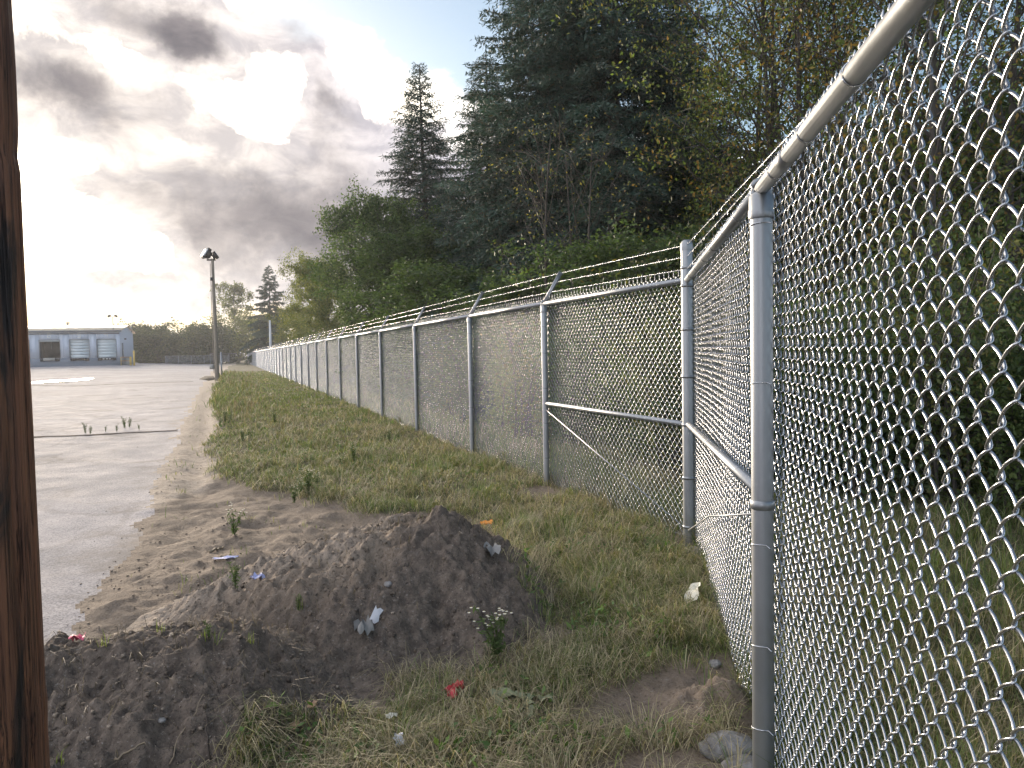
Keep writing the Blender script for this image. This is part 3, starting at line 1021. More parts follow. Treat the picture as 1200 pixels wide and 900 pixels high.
def build_long_fence():
    ys = [5.83, 8.48, 11.10]
    while ys[-1] < 150:
        ys.append(ys[-1] + 3.3)
    C = np.array([fence_x(5.83), 5.83])
    d = np.array([FK, 1.0])
    k = np.linalg.norm(d)
    s = [(y - 5.83) * k for y in ys]
    fen = thing('chain_link_fence', 'long galvanised chain link fence with barbed wire running away along the grass strip', 'fence', (*C, 0), math.atan2(1.0, FK), 'chain link fences of the yard')
    side = 1
    off = -0.042
    # the terminal post where the two runs meet
    cp = link('corner_post', post_mb(0.045, 2.37, 24).build('x', M['galv']).data, fen)
    bpy.data.objects.remove(bpy.data.objects['x'])
    for p in cp.data.polygons:
        p.use_smooth = True
    cap = lathe([(0.049, 2.335), (0.050, 2.36), (0.048, 2.385), (0.038, 2.405), (0.02, 2.416), (0.001, 2.419)], 24)
    cap.build('post_cap', M['galv'], cp, True)
    for z in (0.16, 0.55, 0.97, 1.35, 1.72, 2.06, 2.20):
        lathe([(0.046, z - 0.012), (0.049, z - 0.012), (0.049, z + 0.012), (0.046, z + 0.012)], 24).build('tension_band', M['galv'], cp, True)
    post_me = None
    eye_me = arm_me = tie_me = None
    L0 = s[4] - s[3]
    hi = [fabric(s[1] - s[0], 6, 5, 0.0021, side, 0.012), fabric(s[2] - s[1], 6, 5, 0.0021, side, 0.012), fabric(s[3] - s[2], 6, 4, 0.0021, side, 0.012)]
    mid = fabric(L0, 4, 4, 0.0021, side, 0.012)
    low = fabric(L0, 2, 3, 0.0022, side)
    cache = {}

    def shared(key, mb, name, mt, parent, loc=None, smooth=True):
        if key not in cache:
            o = mb().build(name, mt, parent, smooth, loc)
            cache[key] = o.data
            return o
        return link(name, cache[key], parent, loc)

    for i in range(len(s) - 1):
        L = s[i + 1] - s[i]
        x = s[i]
        lod = 0 if i < 3 else 1 if i < 30 else 2
        key = round(L, 2)
        m = shared(('fab', i if i < 3 else 10 + lod), (lambda: hi[i]) if i < 3 else (lambda: mid) if lod == 1 else (lambda: low), 'chain_link_mesh', M['wire'], fen, (x, off, 0))
        m['kind'] = 'stuff'
        shared(('rail', key), lambda: rail_mb(L, RAILZ), 'top_rail', M['galv'], fen, (x, 0, 0))
        shared(('tw', key), lambda: MB().tube([[0, 0, 0.06], [L / 2, 0, 0.045], [L, 0, 0.06]], 0.0028, 5), 'tension_wire', M['wire'], fen, (x, off + 0.01, 0))
        for j, f in enumerate((0.36, 0.68, 0.97)):
            if i == 0:   # strands run from the corner post out to the first arm
                b = barb_strand(L, 2)
                v = np.vstack(b.v)
                w = (v[:, 0] / L)[:, None]
                zc = (2.19, 2.285, 2.375)[j]
                v = v + np.hstack([0 * w, -side * f * AOUT * w, zc * (1 - w) + (RAILZ + AUP * f) * w])
                b.v = [v]
                b.build('barbed_wire', M['wire'], fen, False, (x, 0, 0))
            else:
                shared(('bw', key, min(lod, 2)), lambda: barb_strand(L, 2 if lod == 0 else 1 if lod == 1 else 0), 'barbed_wire', M['wire'], fen,
                       (x, -side * f * AOUT, RAILZ + AUP * f), False)
        # post at the far end of this panel
        p = shared(('post', i > 8), lambda: post_mb(0.034, 2.06, 16 if i < 9 else 8), 'line_post', M['galv'], fen, (s[i + 1], 0, 0))
        if i < 14:
            shared('eye', lambda: eye_top(0.034), 'loop_cap', M['galv'], p)
            for z in (0.35, 0.75, 1.15, 1.55, 1.85):
                shared('tie', lambda: tie(0.034, side), 'tie_wire', M['wire'], p, (0, 0, z))
        shared('arm', lambda: arm_mb(side), 'barb_arm', M['galv'], p, None, False)
        if i < 4:
            for z in np.arange(0.5, L - 0.3, 0.6):
                shared('rtie', lambda: ring((0, 0, RAILZ), RAILR + 0.001, 0.0022, 'x', 14, 4), 'rail_tie', M['wire'], fen, (x + z, 0, 0))
    # brace rail and truss rod of the first panel
    L = s[1]
    rail_mb(L - 0.08, 0.97, 0.0215, 0.04).build('brace_rail', M['galv'], fen, True)
    for z in (0.6, 1.2, 1.8, 2.3):
        ring((z, 0, 0.97), 0.0225, 0.0022, 'x', 14, 4).build('rail_tie', M['wire'], fen, True)
    lathe([(0.028, -0.02), (0.030, 0), (0.028, 0.02)], 16).build('rail_end', M['galv'], fen, True, (L, 0, 0.97))
    MB().tube([[0.05, 0.01, 0.14], [L - 0.03, 0.01, 0.90]], 0.0045, 6).build('truss_rod', M['galv'], fen, True)
    # short return run at the far end
    xe = s[-1]
    for j in range(2):
        lo = shared(('ret', 0), lambda: MB(), '', None, None) if False else None
        o = link('chain_link_mesh', cache[('fab', 12)], fen, (xe, 0, 0), (0, 0, math.pi / 2))
        o.location = (xe, j * L0, 0)
        o['kind'] = 'stuff'
        o = link('top_rail', cache[('rail', round(L0, 2))], fen, (xe, j * L0, 0), (0, 0, math.pi / 2))
        link('line_post', cache[('post', True)], fen, (xe, (j + 1) * L0, 0))
    return fen


def build_near_fence():
    C = np.array([fence_x(5.83), 5.83])
    d = np.array([-0.1614, -1.0])
    L = 3.36
    fen = thing('chain_link_fence', 'near chain link fence run whose wire diamonds fill the right edge of the photo', 'fence', (*C, 0), math.atan2(d[1], d[0]), 'chain link fences of the yard')
    side = -1              # the lot lies on local -y
    off = 0.045
    wires = [wire_mb(10, 6, 0.00245, -0.0050 * side, math.pi * ph).build('chain_wire', M['wire'], None, True) for ph in (0, 1)]
    n = int(round(2 * L / WS))
    first = [True, True]
    rr = random.Random(3)
    for k in range(n):
        ph = k % 2
        if first[ph]:
            o = wires[ph]
            o.parent = fen
            first[ph] = False
        else:
            o = wires[ph].copy()
            COL.objects.link(o)
        x = (k + 0.5) * 2 * L / n
        o.location = (x + rr.gauss(0, 0.0007), off + 0.006 * math.sin(x * 2.1) + rr.gauss(0, 0.0004), rr.gauss(0, 0.0012))
        o.rotation_euler = (rr.gauss(0, 0.0006), rr.gauss(0, 0.0006), 0)
    f = fabric(L, 4, 4, 0.0024, side).build('chain_link_mesh', M['wire'], fen, True, (2 * L, off, 0))
    f['kind'] = 'stuff'
    # twisted selvage over the near panels
    for p in range(2):
        b = MB()
        nn = int(round(L / WS))
        for k in range(0, nn, 1):
            x = (k + 1) * L / nn
            t = np.linspace(0, 1, 8)
            for s_ in (-1, 1):
                q = np.stack([x + s_ * (0.0035 * np.cos(t * 9) + 0.010 * np.clip(t - 0.7, 0, 1)), s_ * 0.0035 * np.sin(t * 9), Z1 - 0.012 + (0.062 + rr.gauss(0, 0.004)) * t], 1)
                b.tube(q, 0.0022, 5)
        o = b.build('twisted_selvage', M['wire'], fen, True, (p * L, off, 0))
        o['kind'] = 'stuff'
    rl = rail_mb(L, RAILZ).build('top_rail', M['galv'], fen, True)
    for j in (1, 2):
        link('top_rail', rl.data, fen, (j * L, 0, 0))
    # the visible sleeve where two rail lengths join
    MB().tube([[L + 0.30, 0, RAILZ], [L + 0.45, 0, RAILZ]], RAILR + 0.0012, 16).build('rail_sleeve', M['galv'], fen, True)
    tm = ring((0, 0, RAILZ), RAILR + 0.0015, 0.0024, 'x', 18, 5)
    t0 = None
    for x in (0.45, 0.95, 1.45, 1.95, 2.45, 2.85, 3.62, 4.02, 4.42, 5.0, 5.6):
        if t0 is None:
            t0 = tm.build('rail_tie', M['wire'], fen, True, (x, 0, 0))
        else:
            link('rail_tie', t0.data, fen, (x, 0, 0))
    tw = MB().tube([[0, 0, 0.07], [L * 0.3, 0, 0.05], [L * 0.7, 0, 0.05], [L, 0, 0.06]], 0.003, 5).build('tension_wire', M['wire'], fen, True, (0, off + 0.01, 0))
    for j in (1, 2):
        link('tension_wire', tw.data, fen, (j * L, off + 0.01, 0))
    p0 = post_mb(0.0365, 2.06, 28).build('line_post', M['galv'], fen, True, (L, 0, 0))
    e0 = eye_top(0.0365).build('loop_cap', M['galv'], p0, True)
    a0 = arm_mb(side, 0.31, 0.6).build('barb_arm', M['galv'], p0)
    t0 = None
    for z in (0.26, 0.55, 0.90, 1.45, 1.98):
        if t0 is None:
            t0 = tie(0.0365, side).build('tie_wire', M['wire'], p0, True, (0, 0, z))
        else:
            link('tie_wire', t0.data, p0, (0, 0, z), (0, 0, rr.gauss(0, 0.12)))
    bz = lathe([(0.037, 1.024), (0.0405, 1.026), (0.0405, 1.054), (0.037, 1.056)], 28).build('brace_band', M['galv'], p0, True)
    for j in (2, 3):
        p = link('line_post', p0.data, fen, (j * L, 0, 0))
        for ch in p0.children:
            c = ch.copy()
            COL.objects.link(c)
            c.parent = p
    b0 = barb_strand(L, 2).build('barbed_wire', M['wire'], None)
    bd = b0.data
    bpy.data.objects.remove(b0)
    for j, f in enumerate((0.36, 0.68, 0.97)):
        b = barb_strand(L, 2)
        v = np.vstack(b.v)
        w = (v[:, 0] / L)[:, None]
        zc = (2.19, 2.285, 2.375)[j]
        b.v = [v + np.hstack([0 * w, -side * f * AOUT * w, zc * (1 - w) + (RAILZ + 0.31 * f) * w])]
        b.build('barbed_wire', M['wire'], fen)
        for q in (1, 2):
            link('barbed_wire', bd, fen, (q * L, -side * f * AOUT, RAILZ + 0.31 * f))
    MB().tube([[0.04, 0, 0.975], [L * 0.5, 0, 1.025], [L - 0.04, 0, 1.075]], 0.0215, 16).build('brace_rail', M['galv'], fen, True)
    t1 = None
    for x in (0.5, 1.0, 1.6, 2.2, 2.8):
        if t1 is None:
            t1 = ring((0, 0, 0.975), 0.0225, 0.0022, 'x', 14, 4).build('rail_tie', M['wire'], fen, True, (x, 0, 0.03 * x))
        else:
            link('rail_tie', t1.data, fen, (x, 0, 0.03 * x))
    MB().tube([[0.05, -0.01, 0.14], [L * 0.5, -0.01, 0.62], [L - 0.03, -0.01, 1.0]], 0.0045, 6).build('truss_rod', M['galv'], fen, True)


build_long_fence()
build_near_fence()
# ------------------------------------------------------------------ poles
def build_wood_pole():
    # tarred utility pole close on the left; deep drying checks down its face
    base = np.array([-1.0447, 1.28])
    o = thing('utility_pole', 'close dark brown tarred wooden pole standing along the left photo edge', 'pole', (*base, 0))
    na, nz = 160, 150
    a = np.arange(na) * 2 * math.pi / na
    z = np.concatenate([np.linspace(-0.3, 3.4, nz - 12), np.linspace(3.5, 9, 12)])
    A, Zz = np.meshgrid(a, z)
    R = 0.180 - 0.0075 * Zz
    r = R + 0.0035 * fbm(A * 4, Zz * 0.7, 0.5, 4, 0.6, 11) * 2 + 0.004 * fbm(np.cos(A) * 6, Zz * 0.25 + np.sin(A) * 6, 0.4, 3, 0.6, 12)
    rr = np.random.default_rng(5)
    for _ in range(26):
        a0, z0, ln, w = rr.uniform(0, 6.283), rr.uniform(0.2, 3.0), rr.uniform(0.25, 1.2), rr.uniform(0.012, 0.03)
        da = (A - a0 - 0.05 * np.sin(Zz * 3 + a0) + math.pi) % (2 * math.pi) - math.pi
        r = r - 0.012 * np.exp(-(da / w) ** 2) * np.exp(-((Zz - z0) / ln) ** 4)
    # knot / band scar
    for zc, amp in ((1.95, -0.004), (0.93, 0.003)):
        r = r + amp * np.exp(-((Zz - zc) / 0.02) ** 2)
    lean = 0.0095 * Zz
    V = np.stack([r * np.cos(A) + lean, r * np.sin(A), Zz], -1).reshape(-1, 3)
    i, j = np.arange(nz - 1)[:, None], np.arange(na)[None, :]
    q = np.stack([i * na + j, i * na + (j + 1) % na, (i + 1) * na + (j + 1) % na, (i + 1) * na + j], -1).reshape(-1, 4)
    MB().add(V, q).build('pole_shaft', M['polewood'], o, True)


build_wood_pole()


def floodlight(parent, loc, yaw, tilt, s=1.0):
    Mx = Matrix.Translation(loc) @ Matrix.Rotation(yaw, 4, 'Z') @ Matrix.Rotation(tilt, 4, 'X')
    b = MB()
    b.box((-0.22 * s, -0.07 * s, -0.17 * s), (0.22 * s, 0.05 * s, 0.17 * s), Mx)
    b.box((-0.15 * s, 0.05 * s, -0.11 * s), (0.15 * s, 0.15 * s, 0.11 * s), Mx)
    b.box((-0.24 * s, -0.085 * s, 0.16 * s), (0.24 * s, 0.03 * s, 0.18 * s), Mx)
    f = b.build('floodlight', M['blackmetal'], parent)
    MB().box((-0.20 * s, -0.083 * s, -0.15 * s), (0.20 * s, -0.073 * s, 0.15 * s), Mx).build('lens', M['lens'], f)
    return f


def build_light_pole():
    X = gp(254.5, 446)
    z0 = float(terrain(*X))
    H = 7.85
    o = thing('light_pole', 'tall weathered wooden pole with floodlights on top at the edge of the lot', 'light pole', (*X, z0))
    z = np.linspace(-0.4, H, 24)
    P = np.stack([0.015 * np.sin(z * 0.7), 0 * z, z], 1)
    MB().tube(P, 0.145 - 0.0075 * z, 18).build('pole_shaft', M['greywood'], o, True)
    b = MB()
    b.box((-0.38, -0.04, H - 0.12), (0.20, 0.04, H - 0.03))
    b.tube([[-0.30, 0, H - 0.05], [-0.30, 0, H + 0.16]], 0.03, 8)
    b.tube([[0.12, 0, H - 0.05], [0.12, 0, H + 0.12]], 0.03, 8)
    b.build('crossarm', M['blackmetal'], o)
    floodlight(o, (-0.38, -0.05, H + 0.32), math.radians(-48), math.radians(-30), 1.75)
    floodlight(o, (0.16, 0.05, H + 0.20), math.radians(115), math.radians(-35), 1.35)
    b = MB()
    b.tube([[-0.17, -0.05, 0.5], [-0.15, -0.05, H - 0.3]], 0.022, 6)
    b.build('conduit', M['greywood'], o)
    MB().box((-0.40, -0.15, 0.75), (-0.15, 0.1, 1.05)).build('switch_box', M['concrete'], o)
    MB().box((-0.13, -0.20, H * 0.82), (0.02, -0.10, H * 0.82 + 0.2)).build('junction_box', M['blackmetal'], o)


build_light_pole()


def build_small_posts():
    X = gp(260, 441)
    o = MB().tube([[0, 0, -0.3], [0, 0, 1.9]], 0.06, 10).build('steel_post', M['galv'], None, True, (*X, 0))
    tag(o, 'short grey steel post just behind the floodlight pole', 'post')
    Y = 74.0
    X = (312.5 - CX) / F * Y
    X = fence_x(Y) + 0.5
    o = thing('white_pole', 'slim white pole rising above the far part of the fence', 'pole', (X, Y, 0))
    MB().tube([[0, 0, -0.3], [0, 0, 2.6], [0.02, 0, 5.0]], [0.14, 0.12, 0.09], 12).build('pole_shaft', M['whitepaint'], o, True)
    lathe([(0.10, 4.97), (0.10, 5.03), (0.001, 5.06)], 10).build('pole_cap', M['whitepaint'], o, True)
    # dark mat lying by the pole foot
    P = np.array([gp(*p) for p in [(234, 444.2), (240, 441.6), (250, 441.2), (252, 444.5), (245, 446)]])
    c = P.mean(0)
    b = MB()
    top = [[*(p - c), float(terrain(*p)) + 0.05 + 0.03 * (i % 2)] for i, p in enumerate(P)] + [[0, 0, float(terrain(*c)) + 0.12]]
    bot = [[*((p - c) * 1.08), float(terrain(*p)) - 0.03] for p in P]
    n = len(P)
    b.add(top + bot, [[i, (i + 1) % n, n + 1 + (i + 1) % n, n + 1 + i] for i in range(n)], [[i, n, (i + 1) % n] for i in range(n)])
    tag(b.build('rubber_mat', M['tarp'], None, False, (*c, 0)), 'black mat heaped on the asphalt at the light pole foot', 'mat')


build_small_posts()

# ------------------------------------------------------------------ the warehouse
WA = math.radians(20)
WORG = np.array([-62.1, 118.0])
WZ = 0.50


def wu(px):
    """distance along the warehouse front, left of its right corner, of an image column"""
    k = (px - CX) / F
    return (WORG[0] - WORG[1] * k) / (math.cos(WA) - k * math.sin(WA))


def build_warehouse():
    # local frame: x to the right along the front (negative = left), y back into the depth
    o = thing('warehouse', 'low pale blue metal warehouse with white loading dock doors across the lot', 'warehouse', (*WORG, WZ), WA)
    LEN, DEP, HB, HE, HR = 46.0, 16.0, 1.22, 5.42, 6.45
    doors = [(-wu(a), -wu(b)) for a, b in ((48.2, 71.8), (83.6, 106.4), (115.6, 137.8))]
    pitch = doors[1][0] - doors[0][0]
    doors = [(doors[0][0] - pitch * k, doors[0][1] - pitch * k) for k in (3, 2, 1)] + doors
    DT = 4.05
    # dock-level base
    b = MB()
    b.box((-LEN, 0, -0.3), (0, DEP, HB))
    b.build('dock_base', M['dock'], o)
    # front wall: siding pieces between the openings with standing ribs
    spans, x = [], -LEN
    for a, c in doors:
        spans.append((x, a))
        x = c
    spans.append((x, 0))
    b = MB()
    for a, c in spans:
        b.box((a, 0.02, HB), (c, 0.20, HE))
    for a, c in doors:
        b.box((a, 0.02, DT), (c, 0.20, HE))
    for x in np.arange(-LEN + 0.3, -0.1, 0.62):
        ins = any(a - 0.05 < x < c + 0.05 for a, c in doors)
        b.box((x - 0.05, -0.03, DT + 0.02 if ins else HB + 0.01), (x + 0.05, 0.03, HE - 0.35))
    b.build('front_wall', M['siding'], o)
    # gable end wall
    b = MB()
    g = np.array([[0, 0.2, HB], [0, DEP, HB], [0, DEP, HE], [0, DEP / 2, HR], [0, 0.2, HE + 0.02]])
    v = np.vstack([g + [-0.02, 0, 0], g + [-0.2, 0, 0]])
    b.add(v, [[0, 1, 2, 4], [5, 9, 7, 6]], [[2, 3, 4], [7, 9, 8]])
    b.add([[-0.02, 0.2, HB], [-0.2, 0.2, HB], [-0.2, 0.2, HE], [-0.02, 0.2, HE]], [[0, 1, 2, 3]])
    for y in np.arange(0.5, DEP, 0.62):
        b.box((-0.02, y - 0.04, HB), (0.02, y + 0.04, HE + (HR - HE) * (1 - abs(y - DEP / 2) / (DEP / 2)) - 0.1))
    b.box((-0.05, 0.0, HB), (0.03, 0.25, HE - 0.35))
    b.build('gable_wall', M['siding'], o)
    b = MB().box((-LEN, DEP - 0.2, HB), (-0.2, DEP - 0.02, HE))
    b.box((-LEN, 0.2, HB), (-LEN + 0.2, DEP - 0.2, HE))
    b.build('back_wall', M['siding'], o)
    # roof with standing seams, gutter band
    r = MB()
    for s in (0, 1):
        y0, y1 = (-0.35, DEP / 2) if s == 0 else (DEP + 0.35, DEP / 2)
        z0 = HE - 0.02
        v = [[-LEN - 0.3, y0, z0], [0.35, y0, z0], [0.35, y1, HR + 0.06], [-LEN - 0.3, y1, HR + 0.06]]
        v = v + [[p[0], p[1], p[2] + 0.09] for p in v]
        r.add(v, [[0, 1, 2, 3], [4, 7, 6, 5], [0, 4, 5, 1], [1, 5, 6, 2], [2, 6, 7, 3], [3, 7, 4, 0]])
        for x in np.arange(-LEN, 0.3, 0.62):
            v = []
            for dx in (-0.025, 0.025):
                for (yy, zz) in ((y0, z0 + 0.085), (y1, HR + 0.145)):
                    v += [[x + dx, yy, zz], [x + dx, yy, zz + 0.022]]
            r.add(v, [[0, 2, 3, 1], [4, 5, 7, 6], [1, 3, 7, 5], [0, 1, 5, 4], [2, 6, 7, 3]])
    rf = r.build('roof', M['roof'], o)
    MB().box((-LEN - 0.3, -0.50, HE - 0.16), (0.36, -0.36, HE + 0.08)).build('gutter', M['flash'], rf)
    MB().box((-LEN, -0.08, HE - 0.50), (0.0, 0.02, HE - 0.34)).build('eave_trim', M['flash'], o)
    b = MB().tube([[-39, 2.2, HE + 0.2], [-39, 2.2, HE + 1.1]], 0.12, 8)
    b.build('roof_vent', M['flash'], rf)
    b = MB().tube([[doors[3][0] + 2.4, DEP / 2, HR], [doors[3][0] + 2.4, DEP / 2, HR + 0.55]], 0.14, 8)
    b.box((doors[3][0] + 2.2, DEP / 2 - 0.2, HR + 0.5), (doors[3][0] + 2.7, DEP / 2 + 0.2, HR + 0.66))
    b.build('roof_vent', M['flash'], rf)
    digits = {'6': 'top mid bot ul ll lr', '5': 'top mid bot ul lr', '4': 'mid ul ur lr'}
    for k, (a, c) in enumerate(doors):
        w = c - a
        fr = MB()
        fr.box((a - 0.06, -0.04, HB - 0.02), (a, 0.24, DT + 0.06)).box((c, -0.04, HB - 0.02), (c + 0.06, 0.24, DT + 0.06)).box((a, -0.04, DT), (c, 0.24, DT + 0.06))
        opn = k == 3
        if opn:
            dk = MB().box((a, 3.0, HB), (c, 3.1, DT)).box((a - 0.02, 0.2, HB), (a, 3.0, DT)).box((c, 0.2, HB), (c + 0.02, 3.0, DT)).box((a, 0.2, DT), (c, 3.0, DT + 0.02))
            d = dk.build('open_bay', M['dark'], o)
            MB().box((a, 0.10, DT - 0.22), (c, 0.16, DT)).build('raised_door', M['door'], d)
            MB().box((a + w * 0.5, 1.0, DT - 1.4), (a + w * 0.52, 1.05, DT)).build('door_chain', M['flash'], d)
        else:
            d = None
            for p in range(6):
                z0 = HB + (DT - HB) * p / 6
                pn = MB().box((a, 0.12 - 0.003 * (p % 2), z0 + 0.012), (c, 0.18, z0 + (DT - HB) / 6 - 0.01)).build('dock_door' if d is None else 'door_panel', M['door'], o if d is None else d)
                d = d or pn
        fr.build('door_frame', M['flash'], d)
        bm = MB()
        bm.box((a + 0.05, -0.22, HB - 0.45), (a + 0.6, -0.01, HB - 0.03)).box((c - 0.6, -0.22, HB - 0.45), (c - 0.05, -0.01, HB - 0.03))
        bm.box((a + 0.6, -0.10, HB - 0.40), (c - 0.6, -0.01, HB - 0.03))
        bm.build('dock_bumper', M['rubber'], o)
        if opn:
            MB().box((a + 0.55, -0.55, HB - 0.34), (c - 0.65, -0.22, HB + 0.08)).build('dock_leveler', M['concrete'], o)
        if k == 5:
            for q in (0.32, 0.5, 0.66):
                MB().box((a + w * q - 0.14, -0.25, HB - 0.28), (a + w * q + 0.14, -0.2, HB - 0.16)).build('bumper_mark', M['sign'], o)
        # the bay number over the door, plain block strokes
        if k >= 3:
            s = MB()
            cx, z0, hw, hh, st = (a + c) / 2, DT + 0.72, 0.26, 0.38, 0.10
            seg = dict(top=((-hw, hh - st), (hw, hh)), mid=((-hw, -st / 2), (hw, st / 2)), bot=((-hw, -hh), (hw, -hh + st)),
                       ul=((-hw, st / 2 + .001), (-hw + st, hh - st - .001)), ur=((hw - st, st / 2 + .001), (hw, hh - st - .001)),
                       ll=((-hw, -hh + st + .001), (-hw + st, -st / 2 - .001)), lr=((hw - st, -hh + st + .001), (hw, -st / 2 - .001)))
            for nm in digits['654'[k - 3]].split():
                (xa, za), (xb, zb) = seg[nm]
                s.box((cx + xa, -0.06, z0 + za), (cx + xb, -0.035, z0 + zb))
            s.build('bay_number', M['sign'], o)
    # man door in the gable with a stoop
    b = MB().box((-0.01, 2.2, HB), (0.05, 3.5, HB + 2.3))
    md = b.build('side_door', M['flash'], o)
    MB().box((0.05, 3.25, HB + 1.0), (0.1, 3.35, HB + 1.1)).build('handle', M['sign'], md)
    MB().box((0.02, 1.9, -0.3), (1.3, 3.9, HB - 0.02)).box((0.02, 1.2, -0.3), (1.3, 1.9, HB * 0.5)).build('stoop', M['concrete'], o)
    MB().box((-0.04, 5.0, HB + 2.9), (0.3, 5.3, HB + 3.1)).build('wall_pack', M['blackmetal'], o)
    # twin lamp standing on the roof and single lamp on the gable
    for (x, y, zr, hs) in ((-0.9, 0.4, HE, (-1, 1)), (0.15, 13.0, HE + 0.3, (1,))):
        top = 7.65 if len(hs) == 2 else 6.7
        lp = MB().tube([[x, y, zr - 0.2], [x, y, top]], 0.05, 8).build('roof_lamp', M['flash'], o)
        for h in hs:
            hb = MB().tube([[x, y, top - 0.1], [x + h * 0.30, y, top + 0.02]], 0.03, 6)
            Mx = Matrix.Translation((x + h * 0.46, y, top + 0.08)) @ Matrix.Rotation(h * 0.5, 4, 'Y')
            hb.box((-0.24, -0.2, -0.11), (0.24, 0.2, 0.11), Mx)
            hb.box((-0.15, -0.13, 0.11), (0.15, 0.13, 0.2), Mx)
            hb.build('lamp_head', M['blackmetal'], lp)
    # bollards and the stair rail by the corner
    def wpt(x, y):
        return np.array([WORG[0] + x * math.cos(WA) - y * math.sin(WA), WORG[1] + x * math.sin(WA) + y * math.cos(WA)])
    for (x, y, h, r, lab) in ((2.1, -1.2, 2.35, 0.13, 'taller yellow bollard by the warehouse corner'), (1.55, -0.6, 1.4, 0.12, 'shorter yellow bollard between the stair rail and the taller bollard')):
        p = wpt(x, y)
        bo = thing('bollard', lab, 'bollard', (*p, float(terrain(*p))), 0, 'yellow bollards at the warehouse')
        MB().tube([[0, 0, -0.2], [0, 0, h]], r, 12).build('bollard_pipe', M['yellow'], bo, True)
        lathe([(r, h), (r * 0.8, h + r * 0.4), (0.001, h + r * 0.6)], 12).build('bollard_cap', M['concrete'], bo, True)
    p = wpt(0.2, -0.9)
    rl = thing('stair_rail', 'orange and yellow pipe handrail beside the stoop at the warehouse corner', 'handrail', (*p, float(terrain(*p))), WA)
    for x in (0, 1.25):
        MB().tube([[x, 0, -0.1], [x, 0, 1.3]], 0.05, 8).build('rail_post', M['yellow'], rl)
    for z in (0.7, 1.3):
        MB().tube([[0, 0, z], [1.25, 0, z]], 0.045, 8).build('rail_bar', M['orange'], rl)


build_warehouse()


def build_far_fence():
    # low weathered fence at the back of the lot, in front of the tree line
    p0, p1 = np.array([-68.0, 146.0]), np.array([-57.0, 150.0])
    d = p1 - p0
    L = np.linalg.norm(d)
    z0 = float(terrain(*p0))
    o = thing('back_fence', 'low grey chain link fence across the far end of the lot below the tree line', 'fence', (*p0, z0), math.atan2(d[1], d[0]))
    n = 5
    b = MB()
    for s in (1, -1):
        for x in np.arange(-1.4, L, 0.11):
            xa, xb = (x, x + 1.4) if s > 0 else (x + 1.4, x)
            za, zb = 0.05, 1.45
            t0, t1 = (0 - xa) / (xb - xa) if xb != xa else 0, 1
            b.tube([[np.clip(xa, 0, L), 0, za], [np.clip(xb, 0, L), 0, zb]], 0.008, 3, caps=False)
    tag(b.build('chain_link_mesh', M['wire'], o), kind='stuff')
    pm = MB().tube([[0, 0, -0.2], [0, 0, 1.55]], 0.035, 6)
    po = pm.build('line_post', M['galv'], o)
    for k in range(1, n + 1):
        link('line_post', po.data, o, (k * L / n, 0, 0))
    MB().tube([[0, 0, 1.5], [L, 0, 1.5]], 0.024, 6).build('top_rail', M['galv'], o)


build_far_fence()


def build_cracks():
    for px, w, nm in (([(20, 512.5), (60, 511), (90, 510), (120, 508.5), (150, 506.5), (180, 505), (207, 504)], 0.055, 'near'),
                      ([(40, 452), (75, 452.5), (100, 452), (130, 450.4), (160, 449), (195, 448), (225, 447)], 0.16, 'far')):
        P = np.array([gp(*p) for p in px])
        t = np.linspace(0, len(P) - 1, 90)
        X = np.interp(t, np.arange(len(P)), P[:, 0])
        Y = np.interp(t, np.arange(len(P)), P[:, 1]) + fbm(X, X * 0, 0.5, 4, 0.6, 301) * 0.25
        wd = w * (0.6 + 1.6 * np.clip(fbm(X, X * 0 + 3, 0.35, 3, 0.6, 303) + 0.3, 0.05, 1))
        v = []
        for k in range(90):
            for sgn, dz in ((-1, 0.0), (0, 0.014), (1, 0.0)):
                yy = Y[k] + sgn * wd[k]
                v.append([X[k], yy, float(terrain(X[k], yy)) + 0.006 + dz])
        q = [[3 * k + a, 3 * k + 3 + a, 3 * k + 4 + a, 3 * k + 1 + a] for k in range(89) for a in (0, 1)]
        c = np.tile((0.0, 0.35, 1.0), (len(v), 1))
        b = MB()
        b.add(v, q, None, c)
        tag(b.build('pavement_crack', M['soil'], None, True), 'dirt filled crack across the %s part of the asphalt' % nm, 'crack', kind='structure')


build_cracks()


def build_puddle():
    P = [gp(*p) for p in [(38, 448.6), (60, 446.8), (85, 445.4), (104, 443.9), (110, 444.6), (103, 446.6), (80, 448.4), (55, 449.8), (38, 450.2)]]
    P = np.array(P)
    c = P.mean(0)
    pts = []
    n = len(P)
    for i in range(n):
        for t in np.linspace(0, 1, 6)[:-1]:
            q = P[i] * (1 - t) + P[(i + 1) % n] * t
            pts.append(q - c + (q - c) * 0.06 * math.sin(i * 7 + t * 9))
    pts = np.array(pts)
    z = float(terrain(*c)) + 0.03
    b = MB()
    k = len(pts)
    v = np.vstack([np.hstack([pts, np.full((k, 1), 0.0)]), np.hstack([pts * 1.03, np.full((k, 1), -0.05)]), [[0, 0, 0]]])
    b.add(v, [[i, k + i, k + (i + 1) % k, (i + 1) % k] for i in range(k)], [[2 * k, i, (i + 1) % k] for i in range(k)])
    tag(b.build('puddle', M['puddle'], None, False, (*c, z)), 'shallow puddle shining on the asphalt', 'puddle', kind='structure')


build_puddle()

